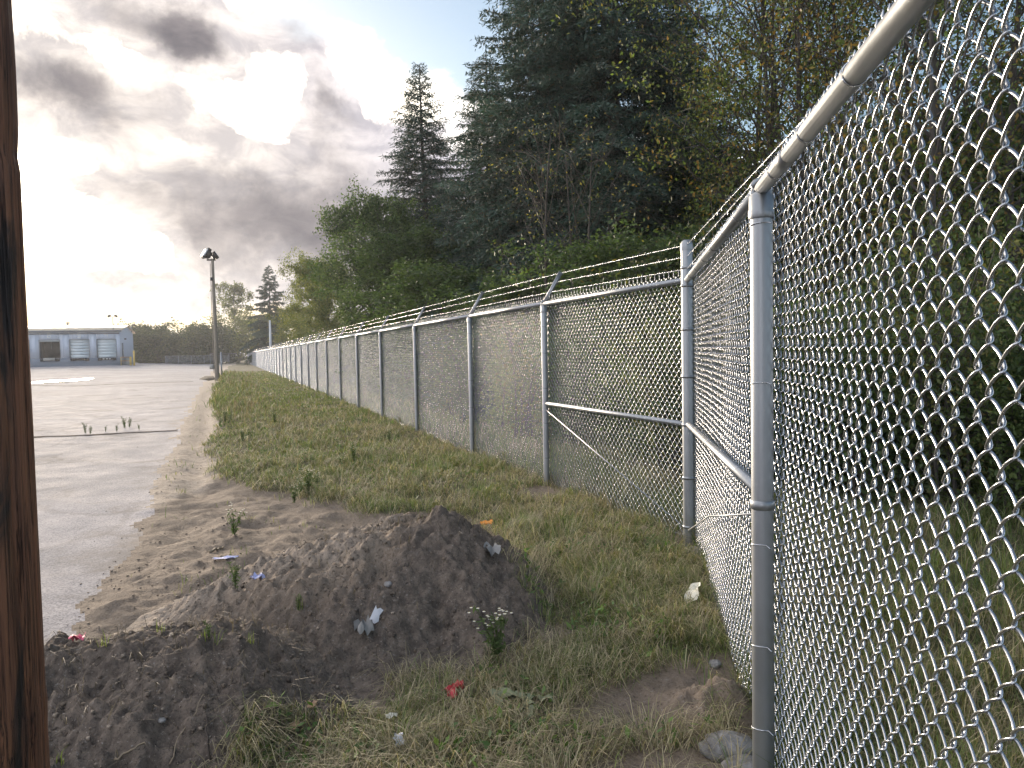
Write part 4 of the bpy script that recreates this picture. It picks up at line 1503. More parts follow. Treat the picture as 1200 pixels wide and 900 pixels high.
# ------------------------------------------------------------------ trees
def quads(cen, size, aspect, r, nbias=None):
    """leaf-sized rhombs with random attitude: returns verts (n,4,3)"""
    n = len(cen)
    u = r.normal(size=(n, 3))
    u /= np.linalg.norm(u, axis=1)[:, None]
    w = r.normal(size=(n, 3))
    if nbias is not None:
        w = w + nbias
    v = np.cross(u, w)
    v /= np.linalg.norm(v, axis=1)[:, None] + 1e-9
    s = (size * r.uniform(0.65, 1.3, n))[:, None]
    a, b = u * s, v * s * aspect
    return np.stack([cen - a, cen - a * 0.1 + b, cen + a, cen - a * 0.1 - b], 1)


def add_quads(b, V, col):
    n = len(V)
    b.add(V.reshape(-1, 3), np.arange(n * 4).reshape(-1, 4), None, np.repeat(col, 4, 0))


def bez(p0, p1, p2, n):
    t = np.linspace(0, 1, n)[:, None]
    return p0 * (1 - t) ** 2 + 2 * p1 * t * (1 - t) + p2 * t * t


def mesh_of(mb, name, mt, smooth=False):
    o = mb.build(name, mt, None, smooth)
    me = o.data
    bpy.data.objects.remove(o)
    return me


def make_spruce(seed, H, R, nb, tw, dens=1.0, base=0.06, big=1.0):
    r = np.random.default_rng(seed)
    tr = MB()
    z = np.linspace(-0.3, H, 14)
    P = np.stack([0.06 * np.sin(z * 0.5 + seed), 0.06 * np.cos(z * 0.4 + seed), z], 1)
    tr.tube(P, np.maximum(0.02, 0.016 * H * (1 - z / H) + 0.015), 10)
    cr = MB()
    cen, dirs, shade = [], [], []
    for k in range(nb):
        f = (k + r.random()) / nb
        h = H * (base + (1 - base) * f ** 0.9)
        L = R * (1 - (h / H)) ** 0.78 * r.uniform(0.72, 1.15) + 0.12
        a = k * 2.399 + r.normal(0, 0.3)
        out = np.array([math.cos(a), math.sin(a), 0])
        p0 = np.array([0.06 * math.sin(h * 0.5 + seed), 0.06 * math.cos(h * 0.4 + seed), h])
        up = 0.25 + 0.5 * (h / H)
        p1 = p0 + out * L * 0.5 + np.array([0, 0, L * (0.18 * up)])
        p2 = p0 + out * L + np.array([0, 0, L * (-0.42 + 0.75 * (h / H) ** 1.3) + 0.05])
        B = bez(p0, p1, p2, 9)
        tr.tube(B, np.linspace(0.012 * L + 0.012, 0.006, 9), 4, caps=False)
        br_t = r.normal(0, 0.16)
        m = max(4, int(L * tw * dens))
        side = np.cross(out, [0, 0, 1])
        for q in range(m):
            t = 0.12 + 0.88 * (q + r.random()) / m
            pb = B[0] * (1 - t) ** 2 + 2 * p1 * t * (1 - t) + p2 * t * t
            s = (-1) ** q
            tl = L * 0.38 * (1.1 - t) * r.uniform(0.6, 1.2) + 0.14
            td = (side * s * 0.9 + out * 0.6 + np.array([0, 0, r.normal(-0.30, 0.18)]))
            td /= np.linalg.norm(td)
            ns = max(3, int(tl / 0.055))
            tt = np.linspace(0.05, 1, ns)
            pts = pb + td * tl * tt[:, None] + np.array([0, 0, -0.22 * tl]) * (tt ** 2)[:, None]
            cen.append(pts)
            dirs.append(np.repeat(td[None], ns, 0))
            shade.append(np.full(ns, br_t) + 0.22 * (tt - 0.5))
    c = np.vstack(cen)
    d = np.vstack(dirs)
    sh = np.concatenate(shade)
    for rep in range(2):
        n = len(c)
        dd = d + r.normal(0, 0.55, (n, 3))
        dd /= np.linalg.norm(dd, axis=1)[:, None]
        w = np.cross(dd, r.normal(size=(n, 3)))
        w /= np.linalg.norm(w, axis=1)[:, None]
        ln = big * r.uniform(0.07, 0.125, n)[:, None]
        wd = big * r.uniform(0.012, 0.022, n)[:, None]
        cc = c + r.normal(0, 0.025, (n, 3))
        V = np.stack([cc - w * wd, cc + w * wd, cc + dd * ln * 1.2], 1)
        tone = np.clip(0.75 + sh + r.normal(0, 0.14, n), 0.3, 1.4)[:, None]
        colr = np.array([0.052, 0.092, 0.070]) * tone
        dead = (r.random(n) < 0.05)[:, None]
        colr = np.where(dead, np.array([0.09, 0.075, 0.04]), colr)
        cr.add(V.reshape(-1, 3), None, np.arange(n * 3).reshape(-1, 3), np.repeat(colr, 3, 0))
    return mesh_of(tr, 'trunk', M['bark'], True), mesh_of(cr, 'crown', M['spruce'])


def make_decid(seed, H, R, nl, leaf, base=0.18, limbs=16, trunks=1, pal=None, tall=0.0, spread=0.16, sub=5, trunk_r=None, pw=0.5):
    """trunk(s), limbs, twigs and separate leaves"""
    r = np.random.default_rng(seed)
    pal = pal or [(0.055, 0.085, 0.028), (0.080, 0.110, 0.034), (0.045, 0.070, 0.026)]
    tr, cr = MB(), MB()
    segs, wts = [], []
    tr0 = trunk_r or 0.013 * H + 0.02
    for k in range(trunks):
        a = r.uniform(0, 6.28)
        o = np.array([math.cos(a), math.sin(a), 0]) * (0.25 * (trunks > 1))
        top = o * r.uniform(1.5, 4) + np.array([r.normal(0, 0.04 * H), r.normal(0, 0.04 * H), H * 0.97])
        midp = (o + top) / 2 + np.array([r.normal(0, 0.03 * H), r.normal(0, 0.03 * H), 0])
        T = bez(o + [0, 0, -0.3], midp, top, 14)
        tr.tube(T, tr0 * (1 - np.linspace(0, 1, 14)) ** 0.8 * (0.75 if trunks > 1 else 1) + 0.008, 8)
        for q in range(limbs):
            f = base + (0.97 - base) * (q + r.random()) / limbs
            p0 = T[int(f * 13)] * (1 - (f * 13) % 1) + T[min(13, int(f * 13) + 1)] * ((f * 13) % 1)
            fr = (f - base) / (1 - base)
            prof = (math.sin(math.pi * min(1, 0.12 + 0.88 * fr)) ** pw)
            L = R * max(0.16, prof) * r.uniform(0.7, 1.15)
            a = q * 2.4 + r.normal(0, 0.4)
            out = np.array([math.cos(a), math.sin(a), 0])
            upk = 0.25 + tall + 0.8 * fr
            p2 = p0 + out * L + np.array([0, 0, L * upk * r.uniform(0.6, 1.2)])
            if p2[2] > H:
                p2[2] = H - abs(r.normal(0, 0.05 * H))
            p1 = p0 + (p2 - p0) * 0.5 + np.array([0, 0, L * 0.15]) + r.normal(0, 0.06 * L, 3)
            B = bez(p0, p1, p2, 7)
            rl = tr0 * 0.42 * (1 - f * 0.7)
            tr.tube(B, np.linspace(rl, 0.005, 7), 5, caps=False)
            for w in range(sub):
                t = r.uniform(0.25, 1.0)
                pb = p0 * (1 - t) ** 2 + 2 * p1 * t * (1 - t) + p2 * t * t
                dl = L * r.uniform(0.22, 0.5) + 0.15
                dv = out * 0.5 + r.normal(0, 0.6, 3) + np.array([0, 0, 0.35])
                dv /= np.linalg.norm(dv)
                e = pb + dv * dl
                tr.tube(np.stack([pb, (pb + e) / 2 + r.normal(0, 0.04 * dl, 3), e]), [rl * 0.35 + 0.003, 0.004, 0.002], 3, caps=False)
                segs.append((pb, e))
                for w2 in range(2):
                    t2 = r.uniform(0.4, 1)
                    pc = pb + (e - pb) * t2
                    dv2 = dv + r.normal(0, 0.7, 3)
                    e2 = pc + dv2 / np.linalg.norm(dv2) * dl * r.uniform(0.4, 0.8)
                    tr.tube(np.stack([pc, e2]), [0.003, 0.0015], 3, caps=False)
                    segs.append((pc, e2))
    A = np.array([s[0] for s in segs])
    Bq = np.array([s[1] for s in segs])
    wt = r.uniform(0.2, 1.6, len(segs))
    idx = r.choice(len(segs), nl, p=wt / wt.sum())
    t = r.uniform(0.1, 1.08, nl)[:, None]
    c = A[idx] + (Bq - A)[idx] * t + r.normal(0, spread, (nl, 3)) * np.array([1, 1, 0.8])
    V = quads(c, leaf, 0.52, r, np.array([0, 0, 0.6]))
    pal = np.array(pal)
    tone = (1 + r.normal(0, 0.2, len(segs)))[idx] * (1 + r.normal(0, 0.16, nl))
    pick = r.random(nl) * 0.55 + r.random(len(segs))[idx] * 0.45
    col = pal[np.minimum((pick * len(pal)).astype(int), len(pal) - 1)] * np.clip(tone, 0.45, 1.6)[:, None]
    add_quads(cr, V, col)
    return mesh_of(tr, 'trunk', M['bark'], True), mesh_of(cr, 'crown', M['leaf'])


def make_bush(seed, H, R, nl, leaf, pal=None, stems=9):
    r = np.random.default_rng(seed)
    pal = np.array(pal or [(0.080, 0.120, 0.038), (0.115, 0.155, 0.046), (0.060, 0.092, 0.032)])
    tr, cr = MB(), MB()
    segs = []
    for k in range(stems):
        a = r.uniform(0, 6.28)
        L = H * r.uniform(0.65, 1.0)
        p0 = np.array([r.normal(0, 0.12 * R), r.normal(0, 0.12 * R), -0.1])
        p2 = np.array([math.cos(a), math.sin(a), 0]) * R * r.uniform(0.2, 0.95) + np.array([0, 0, L])
        p1 = (p0 + p2) / 2 + np.array([-0.2 * math.cos(a) * R, -0.2 * math.sin(a) * R, 0.15 * H])
        B = bez(p0, p1, p2, 8)
        tr.tube(B, np.linspace(0.018, 0.004, 8), 4, caps=False)
        for q in range(13):
            t = r.uniform(0.08, 1)
            i = min(6, int(t * 7))
            pb = B[i] + (B[i + 1] - B[i]) * (t * 7 - i)
            dv = r.normal(0, 1, 3) + np.array([0, 0, 0.25])
            e = pb + dv / np.linalg.norm(dv) * r.uniform(0.25, 0.6) * (0.4 * H)
            e[2] = max(e[2], 0.1)
            tr.tube(np.stack([pb, e]), [0.005, 0.002], 3, caps=False)
            segs.append((pb, e))
    A, Bq = np.array([s[0] for s in segs]), np.array([s[1] for s in segs])
    idx = r.integers(0, len(segs), nl)
    c = A[idx] + (Bq - A)[idx] * r.uniform(0.1, 1.1, nl)[:, None] + r.normal(0, 0.10 + 0.02 * H, (nl, 3))
    c[:, 2] = np.abs(c[:, 2])
    V = quads(c, leaf, 0.5, r, np.array([0, 0, 0.6]))
    pick = r.random(nl) * 0.5 + r.random(len(segs))[idx] * 0.5
    col = pal[np.minimum((pick * len(pal)).astype(int), len(pal) - 1)] * np.clip(1 + r.normal(0, 0.22, nl), 0.5, 1.6)[:, None]
    add_quads(cr, V, col)
    return mesh_of(tr, 'stems', M['bark']), mesh_of(cr, 'foliage', M['leaf'])


def plant(meshes, name, label, cat, x, y, scale=1.0, rot=0.0, group=None, parts=('trunk', 'crown')):
    z = float(terrain(x, y)) if np.hypot(x, y) < 300 else 0
    o = thing(name, label, cat, (x, y, z - 0.02), rot, group)
    sc = scale if np.iterable(scale) else (scale, scale, scale)
    o.scale = sc
    for me, nm in zip(meshes, parts):
        link(nm, me, o)
    return o


ORD = ['first', 'second', 'third', 'fourth', 'fifth', 'sixth', 'seventh', 'eighth', 'ninth', 'tenth', 'eleventh', 'twelfth', 'thirteenth', 'fourteenth', 'fifteenth',
       'sixteenth', 'seventeenth', 'eighteenth', 'nineteenth', 'twentieth']
ORD += ['twenty-' + q for q in ORD[:9]] + ['thirtieth'] + ['thirty-' + q for q in ORD[:9]]


def at(px, Y):
    return (px - CX) / F * Y, Y


AUT = [(0.115, 0.140, 0.036), (0.175, 0.145, 0.040), (0.20, 0.125, 0.040), (0.090, 0.125, 0.036), (0.080, 0.115, 0.036), (0.150, 0.165, 0.044)]
YG = [(0.105, 0.125, 0.034), (0.145, 0.150, 0.040), (0.080, 0.105, 0.030)]
DK = [(0.056, 0.092, 0.036), (0.082, 0.120, 0.042), (0.044, 0.074, 0.032)]


def build_trees():
    spA = make_spruce(11, 13.6, 3.9, 210, 22)
    spB = make_spruce(12, 15.5, 4.8, 260, 22, 1.0, 0.03)
    spC = make_spruce(13, 13.0, 3.8, 220, 22, 1.0, 0.05)
    plant(spA, 'spruce_tree', 'lone pointed spruce with its whole top clear against the bright clouds', 'spruce', *at(502, 31), 0.98, 0.3)
    plant(spB, 'spruce_tree', 'tallest dark spruce in the middle of the wood, drooping boughs on its right', 'spruce', *at(722, 18.5), (1.0, 1.0, 1.02), 1.0)
    plant(spC, 'spruce_tree', 'broad dark spruce just left of the tallest one, its left side ragged against blue sky', 'spruce', *at(640, 20.5), (1.05, 1.05, 1.06), 2.1)
    plant(spC, 'spruce_tree', 'shorter dark spruce at the left shoulder of the two big spruces', 'spruce', *at(577, 24), (0.85, 0.85, 0.84), 4.0)
    plant(spA, 'spruce_tree', 'dark spruce partly hidden behind the thin broadleaf trees right of the tallest spruce', 'spruce', *at(800, 26), (1.05, 1.05, 1.0), 5.0)
    plant(spB, 'spruce_tree', 'dark spruce deep in the wood seen between the two big spruces', 'spruce', *at(668, 30), (0.95, 0.95, 0.95), 3.0)
    # broadleaf trees at the left of the wood
    d1 = make_decid(21, 8.2, 2.5, 42000, 0.060, 0.10, 26, 2, DK + [(0.065, 0.09, 0.032)], 0.2, 0.17, 6)
    d2 = make_decid(22, 6.0, 2.4, 34000, 0.056, 0.06, 22, 2, DK, 0.1, 0.17, 6)
    d3 = make_decid(23, 9.0, 3.2, 30000, 0.085, 0.12, 22, 1, YG, 0.1, 0.26, 6)
    plant(d1, 'broadleaf_tree', 'dense dark green tree whose rounded crown ends the wood on its left', 'tree', *at(440, 28.5), (0.76, 0.76, 0.86), 0.4)
    plant(d1, 'broadleaf_tree', 'dense dark green tree below the lone pointed spruce', 'tree', *at(478, 25), (0.95, 0.95, 0.66), 2.2)
    plant(d2, 'broadleaf_tree', 'low spreading dark tree under the left shoulder of the big spruces', 'tree', *at(540, 20), (1.0, 1.0, 0.60), 1.2)
    plant(d2, 'broadleaf_tree', 'low dark tree filling the space behind the second fence post', 'tree', *at(610, 16.5), (0.8, 0.8, 0.50), 3.3)
    plant(d2, 'broadleaf_tree', 'green tree with dense crown at the feet of the tallest spruce', 'tree', *at(770, 13.5), (0.75, 0.75, 0.58), 5.0)
    plant(d3, 'broadleaf_tree', 'yellow green tree beyond the dense dark end of the wood', 'tree', *at(387, 50), (0.72, 0.72, 0.82), 0.2)
    plant(d3, 'broadleaf_tree', 'tall yellow green tree between the small far pine and the wood', 'tree', *at(364, 66), (0.75, 0.75, 0.95), 1.7)
    plant(d3, 'broadleaf_tree', 'rounded low yellow green tree over the far fence by the white pole', 'tree', *at(345, 82), (0.75, 0.75, 0.72), 2.9)
    # the far pine and birch
    pn = make_spruce(14, 16.0, 5.6, 64, 9, 0.9, 0.12, 3.0)
    plant(pn, 'pine_tree', 'small far pine with layered dark branches above the end of the fence', 'pine', *at(319, 118), 0.98, 0.4)
    bi = make_decid(24, 17.0, 3.6, 6500, 0.24, 0.12, 30, 1, YG, 0.25, 0.4, 5, None, 0.25)
    plant(bi, 'birch_tree', 'slender sparse tree lit by the glow just right of the floodlight pole', 'tree', *at(281, 168), 1.02, 0.0)
    far = [make_decid(30 + k, 8.5, 4.2, 7000, 0.26, 0.02, 18, 2, [(0.06, 0.075, 0.026), (0.085, 0.095, 0.032), (0.045, 0.06, 0.024)], 0.0, 0.5, 5, None, 0.35) for k in range(2)]
    yb = make_decid(33, 9.0, 4.6, 4600, 0.22, 0.02, 20, 2, YG, 0.0, 0.5, 5, None, 0.35)
    for k, (px, Y, sc, rz) in enumerate([(296, 160, 1.0, 0.0), (312, 150, 0.95, 1.3), (330, 140, 0.95, 2.2)]):
        plant(yb, 'broadleaf_tree', 'yellow green tree over the far fence end, %s of three from the left' % ORD[k], 'tree', *at(px, Y), (sc, sc, sc), rz, 'yellow green trees behind the far fence end')
    line = [(157, 168, 0.86, 0.6), (166, 152, 0.78, 0), (177, 158, 1.02, 1), (188, 152, 0.84, 2), (198, 158, 0.74, 3), (209, 154, 0.62, 4), (219, 158, 0.72, 5), (230, 152, 0.86, 0.5),
            (241, 158, 1.06, 1.5), (251, 154, 0.80, 2.5), (262, 160, 0.76, 3.5), (272, 166, 0.9, 4.5)]
    for k, (px, Y, sc, rz) in enumerate(line):
        plant(far[k % 2], 'broadleaf_tree', 'bushy tree along the far end of the lot, %s from the warehouse' % ORD[k], 'tree', *at(px, Y), (sc, sc, sc * 0.84), rz, 'trees lining the far end of the lot')
    for k, (px, Y, sc, rz) in enumerate([(183, 178, 0.95, 1.9), (203, 172, 0.86, 2.6), (225, 176, 0.9, 5.2)]):
        plant(far[k % 2], 'broadleaf_tree', 'bushy tree behind the far tree line, %s of three from the left' % ORD[k], 'tree', *at(px, Y), (sc, sc, sc * 0.7), rz, 'trees behind the far tree line')
    # thin trees with turning leaves on the right
    t1 = make_decid(41, 10.0, 2.6, 14000, 0.038, 0.25, 18, 2, [(0.10, 0.145, 0.038), (0.145, 0.165, 0.044), (0.075, 0.11, 0.034), (0.17, 0.145, 0.042)], 0.5, 0.15, 6, 0.09)
    t2 = make_decid(42, 9.0, 2.6, 14000, 0.037, 0.2, 20, 2, AUT, 0.45, 0.15, 6, 0.08)
    t3 = make_decid(43, 6.0, 1.5, 800, 0.032, 0.2, 16, 3, [(0.14, 0.155, 0.045), (0.20, 0.175, 0.05), (0.10, 0.12, 0.038)], 0.7, 0.12, 5, 0.04)
    plant(t1, 'thin_tree', 'thin open tree with pale green leaves just left of the corner post top', 'tree', *at(880, 14.5), (0.85, 0.85, 1.05), 0.5)
    plant(t1, 'thin_tree', 'thin tree with sky showing through its leaves above the near post', 'tree', *at(925, 13.5), (1.0, 1.0, 1.0), 2.0)
    plant(t2, 'thin_tree', 'autumn tree behind the top rail, left of the one by the upper right corner', 'tree', *at(1030, 12), (0.9, 0.9, 0.95), 1.0)
    plant(t2, 'thin_tree', 'autumn tree seen through the wire diamonds near the upper right corner', 'tree', *at(1110, 10.5), (0.9, 0.9, 0.95), 3.0)
    plant(t2, 'thin_tree', 'golden leaved tree just above the top rail right of the near post', 'tree', *at(985, 12.8), (0.9, 0.9, 1.0), 2.6)
    plant(t1, 'thin_tree', 'green tree behind the wire diamonds at the right edge of the photo', 'tree', *at(1210, 11), (0.95, 0.95, 0.9), 4.0)
    plant(t2, 'thin_tree', 'thin autumn tree standing deeper in the wood behind the near fence', 'tree', *at(1060, 16), (1.0, 1.0, 1.0), 5.2)
    plant(t1, 'thin_tree', 'thin green tree standing deepest in the wood behind the near post', 'tree', *at(965, 19), (1.05, 1.05, 1.1), 3.9)
    plant(t3, 'sapling', 'bare thin sapling with few yellowing leaves in front of the big spruces', 'sapling', *at(664, 14.2), (1.0, 1.0, 0.93), 0.2)
    # more of the wood behind, and the undergrowth that darkens it
    wd = make_decid(51, 8.5, 3.2, 16000, 0.10, 0.03, 20, 2, DK, 0.1, 0.25, 6)
    deep = sorted([(905, 24), (985, 22), (1070, 20), (1150, 18), (1240, 16), (1330, 15), (850, 22), (1020, 28), (1130, 27), (760, 34), (560, 34), (620, 40), (800, 21)])
    for k, (px, Y) in enumerate(deep):
        plant(wd, 'broadleaf_tree', 'dark leafy tree deep in the wood behind the near trees, %s from the left' % ORD[k], 'tree', *at(px, Y), (1, 1, 0.68 + 0.06 * (k % 3)), k * 1.3, 'dark trees deep in the wood')
    bs = [make_bush(61, 1.9, 1.0, 6500, 0.030, DK), make_bush(62, 1.5, 1.0, 5500, 0.029), make_bush(63, 2.3, 1.1, 5200, 0.027, [(0.095, 0.120, 0.036), (0.130, 0.125, 0.040), (0.075, 0.102, 0.034), (0.055, 0.082, 0.030), (0.13, 0.10, 0.036)], 12)]
    r = random.Random(8)
    kinds = ['dark leafy bush', 'green bush', 'browning bush']
    k = 0
    spots = []
    Y, n = 7.6, 0
    while Y < 62:                    # along the outside of the long fence
        for row, off in (('front', 1.7), ('back', 3.0)):
            spots.append((fence_x(Y) + off * 1.07 + r.uniform(-0.3, 0.5), Y + r.uniform(-0.4, 0.4), 0.84 + 0.010 * Y, 'behind the long fence, %s from corner post in %s row' % (ORD[n], row)))
        Y += 0.9 + 0.045 * Y
        n += 1
    front = [(840, 8.2), (890, 8.8), (930, 7.6), (975, 8.2), (1020, 7.2), (1065, 7.8), (1110, 6.8), (1150, 7.4), (1195, 6.6), (1240, 7.2), (1290, 6.4), (1340, 6.9)]
    back = sorted([(870, 10.5), (960, 10), (1040, 9.6), (1120, 9.0), (1210, 8.6), (1300, 8.4), (820, 11.2), (1000, 12), (1100, 12), (1180, 12.5), (1270, 12)])
    for row, lst in (('front', front), ('back', back)):
        for n, (px, Y) in enumerate(lst):
            spots.append((*at(px, Y), 0.95 if row == 'front' else 1.3, 'behind the near fence, %s from corner post in %s row' % (ORD[n], row)))
    for (x, y, sc, where) in spots:
        m = k % 3
        plant(bs[m], 'bush', kinds[m] + ' ' + where, 'bush', x, y, (sc, sc, sc * r.uniform(0.85, 1.15)), r.uniform(0, 6.28), 'bushes in the undergrowth outside the fence', ('stems', 'foliage'))
        k += 1


build_trees()

# ------------------------------------------------------------------ grass
def blades(x, y, h, w, col, lean, r, zoff=0.0, comb=0.0):
    n = len(x)
    z = height(x, y) + zoff
    a = r.uniform(0, 6.283, n)
    if comb:     # tufts lie over in a common direction
        a = np.where(r.random(n) < comb, 14 * fbm(x, y, 0.33, 2, 0.5, 171) + r.normal(0, 0.5, n), a)
    l = np.clip(lean + r.normal(0, 0.25, n), 0.05, 1.45)
    d = np.stack([np.cos(a), np.sin(a)], 1)
    p = np.stack([x, y, z], 1)
    sx = np.stack([-d[:, 1], d[:, 0], 0 * x], 1) * (w * 0.5)[:, None]
    mid = p + np.concatenate([d * (np.sin(l * 0.6) * h * 0.5)[:, None], (np.cos(l * 0.6) * h * 0.55)[:, None]], 1)
    tip = p + np.concatenate([d * (np.sin(l) * h)[:, None], (np.cos(l) * h * 0.92)[:, None]], 1)
    tip[:, 2] = np.maximum(tip[:, 2], z + 0.012)
    V = np.stack([p - sx, p + sx, mid - sx * 0.8, mid + sx * 0.8, tip], 1).reshape(-1, 3)
    k = (np.arange(n) * 5)[:, None]
    q = np.array([[0, 1, 3, 2]]) + k
    t = np.array([[2, 3, 4]]) + k
    return V, q, t, np.repeat(col, 5, 0)


def build_grass():
    r = np.random.default_rng(17)

    def colour(n, x, y, dry):
        pal = np.array([(0.125, 0.175, 0.050), (0.185, 0.225, 0.064), (0.082, 0.125, 0.042), (0.225, 0.230, 0.092)])
        straw = np.array([(0.31, 0.265, 0.165), (0.21, 0.175, 0.11), (0.42, 0.365, 0.245)])
        c = pal[r.integers(0, 4, n)]
        s = straw[r.integers(0, 3, n)]
        isd = r.random(n) < dry
        return np.where(isd[:, None], s, c) * (1 + r.normal(0, 0.18, n))[:, None].clip(0.5, 1.6)

    def scatter(n, r0, r1, t0, t1, pw=1.0):
        rr = r0 * (r1 / r0) ** (r.random(n) ** pw)
        th = np.radians(r.uniform(t0, t1, n))
        return rr * np.sin(th), rr * np.cos(th), rr

    # the strip inside the fence
    x, y, rr = scatter(520000, 2.2, 75, -34, 17, 0.85)
    inside = x < np.where(y < 5.83, 1.382 - 0.1614 * (5.83 - y), fence_x(y)) + 0.02
    g = grass_amount(x, y)
    clump = fbm(x, y, 0.22, 3, 0.6, 131) + 0.6 * fbm(x, y, 0.9, 3, 0.5, 132)
    ok = inside & ((g > r.random(len(x)) * 0.9 + 0.08) | ((r.random(len(x)) < 0.05) & (fbm(x, y, 0.5, 3, 0.6, 133) > 0.12) & (x > edge_x(y) + 0.1) & (np.maximum(heap_h(0, x, y), heap_h(1, x, y)) < terrain(x, y) - 0.01))) & (clump > -0.16 + r.normal(0, 0.16, len(x)))
    x, y, rr, clump = x[ok], y[ok], rr[ok], clump[ok]
    n = len(x)
    dryf = np.clip(0.24 + 2.2 * fbm(x, y, 0.9, 4, 0.6, 141), 0.03, 0.95)
    weedy = sstep(13, 24, y) * sstep(2.4, 0.6, x - gedge_x(y))      # rank weeds by the track farther on
    far = np.clip(rr / 14, 1, 5)
    h = (0.045 + 0.19 * np.clip(clump + 0.22, 0, 0.9) * r.uniform(0.35, 1.4, n)) * (1 + 1.6 * weedy) * (1 + 0.15 * sstep(10, 25, rr))
    w = np.maximum(0.0032, 0.00062 * rr) * r.uniform(0.7, 1.4, n)
    lean = np.where(r.random(n) < dryf, 1.2, 0.80)
    b = MB()
    b.add(*[a for a in blades(x, y, h, w, colour(n, x, y, np.clip(dryf * (0.9 + 0.3 * weedy), 0, 1)), lean, r, 0.0, 0.7)])
    tag(b.build('grass', M['grass']), 'patchy green and straw coloured grass of the strip inside the fence', 'grass', kind='stuff')
    # loose dead straw lying flat over the strip
    x, y, rr = scatter(70000, 2.2, 22, -26, 17, 0.9)
    inside = x < np.where(y < 5.83, 1.382 - 0.1614 * (5.83 - y), fence_x(y)) + 0.02
    ok = inside & (grass_amount(x, y) > 0.15) & (fbm(x, y, 0.45, 3, 0.6, 151) > -0.12)
    x, y, rr = x[ok], y[ok], rr[ok]
    n = len(x)
    b = MB()
    b.add(*blades(x, y, r.uniform(0.08, 0.26, n), np.maximum(0.0026, 0.0006 * rr), colour(n, x, y, 0.85), 1.36, r, 0.015, 0.6))
    tag(b.build('straw', M['grass']), 'dead straw lying flat over the mown grass strip', 'straw', kind='stuff')
    # low broad-leaved weeds in patches among the grass
    n = 26000
    x, y, rr = scatter(n, 2.4, 30, -30, 17, 0.85)
    inside = x < np.where(y < 5.83, 1.382 - 0.1614 * (5.83 - y), fence_x(y)) - 0.03
    ok = inside & (grass_amount(x, y) > 0.25) & (fbm(x, y, 0.55, 3, 0.55, 181) > 0.10)
    x, y, rr = x[ok], y[ok], rr[ok]
    n = len(x)
    c = np.stack([x, y, height(x, y) + r.uniform(0.02, 0.09, n)], 1)
    b = MB()
    col = np.array([(0.075, 0.135, 0.036), (0.135, 0.205, 0.055), (0.07, 0.125, 0.038)])[r.integers(0, 3, n)] * r.uniform(0.7, 1.3, n)[:, None]
    add_quads(b, quads(c, np.maximum(0.020, 0.0022 * rr), 0.42, r, np.array([0, 0, 2.0])), col)
    tag(b.build('ground_weeds', M['grass']), 'low broad leaved weeds in patches among the strip grass', 'weeds', kind='stuff')
    # tall thin seed stalks and rank weeds standing up out of the strip
    x, y, rr = scatter(60000, 4.5, 70, -34, 10, 0.7)
    inside = x < fence_x(y) - 0.1
    wd = sstep(11, 22, y) * sstep(3.0, 0.6, x - gedge_x(y))
    ok = inside & (grass_amount(x, y) > 0.7) & (r.random(len(x)) < 0.03 + 0.6 * wd * (fbm(x, y, 1.6, 3, 0.6, 155) > -0.06))
    x, y, rr = x[ok], y[ok], rr[ok]
    n = len(x)
    b = MB()
    b.add(*blades(x, y, r.uniform(0.15, 0.48, n), np.maximum(0.0036, 0.0007 * rr), np.array([(0.26, 0.21, 0.145), (0.19, 0.18, 0.095), (0.17, 0.135, 0.10)])[r.integers(0, 3, n)] * r.uniform(0.7, 1.3, n)[:, None], np.full(n, 0.5), r))
    tag(b.build('weed_stalks', M['grass']), 'tall dry weed stalks standing along the track side of the grass strip', 'weeds', kind='stuff')
    # grass outside the fence, longer
    x, y, rr = scatter(260000, 1.6, 45, -22, 62, 0.9)
    outside = x > np.where(y < 5.83, 1.382 - 0.1614 * (5.83 - y), fence_x(y)) + 0.04
    ok = outside & (fbm(x, y, 0.3, 3, 0.6, 161) > -0.22)
    x, y, rr = x[ok], y[ok], rr[ok]
    n = len(x)
    cl = fbm(x, y, 0.35, 3, 0.6, 163)
    b = MB()
    b.add(*blades(x, y, (0.10 + 0.45 * np.clip(cl + 0.25, 0, 0.9)) * r.uniform(0.4, 1.4, n), np.maximum(0.0036, 0.0009 * rr), colour(n, x, y, np.clip(0.30 + 2.0 * fbm(x, y, 0.9, 3, 0.6, 165), 0.05, 0.9)) * 0.8, np.full(n, 0.7), r))
    tag(b.build('grass', M['grass']), 'longer green grass and weeds growing outside the fence', 'grass', kind='stuff')
    # dark roots and fibres sticking out of the dug earth
    b = MB()
    for k in range(2):
        c = HEAPS[k]['c']
        n = 900
        x, y = c[0] + r.normal(0, 0.55, n), c[1] + r.normal(-0.15, 0.42, n)
        ok = heap_h(k, x, y) > terrain(x, y) + 0.02
        x, y = x[ok], y[ok]
        n = len(x)
        col = np.array([(0.07, 0.055, 0.042), (0.17, 0.135, 0.09), (0.05, 0.04, 0.03)])[r.integers(0, 3, n)]
        b.add(*blades(x, y, r.uniform(0.04, 0.15, n), np.full(n, 0.0022), col, 1.15, r))
    tag(b.build('root_fibres', M['grass']), 'fine roots and straw sticking out of the dug earth', 'roots', kind='stuff')


build_grass()


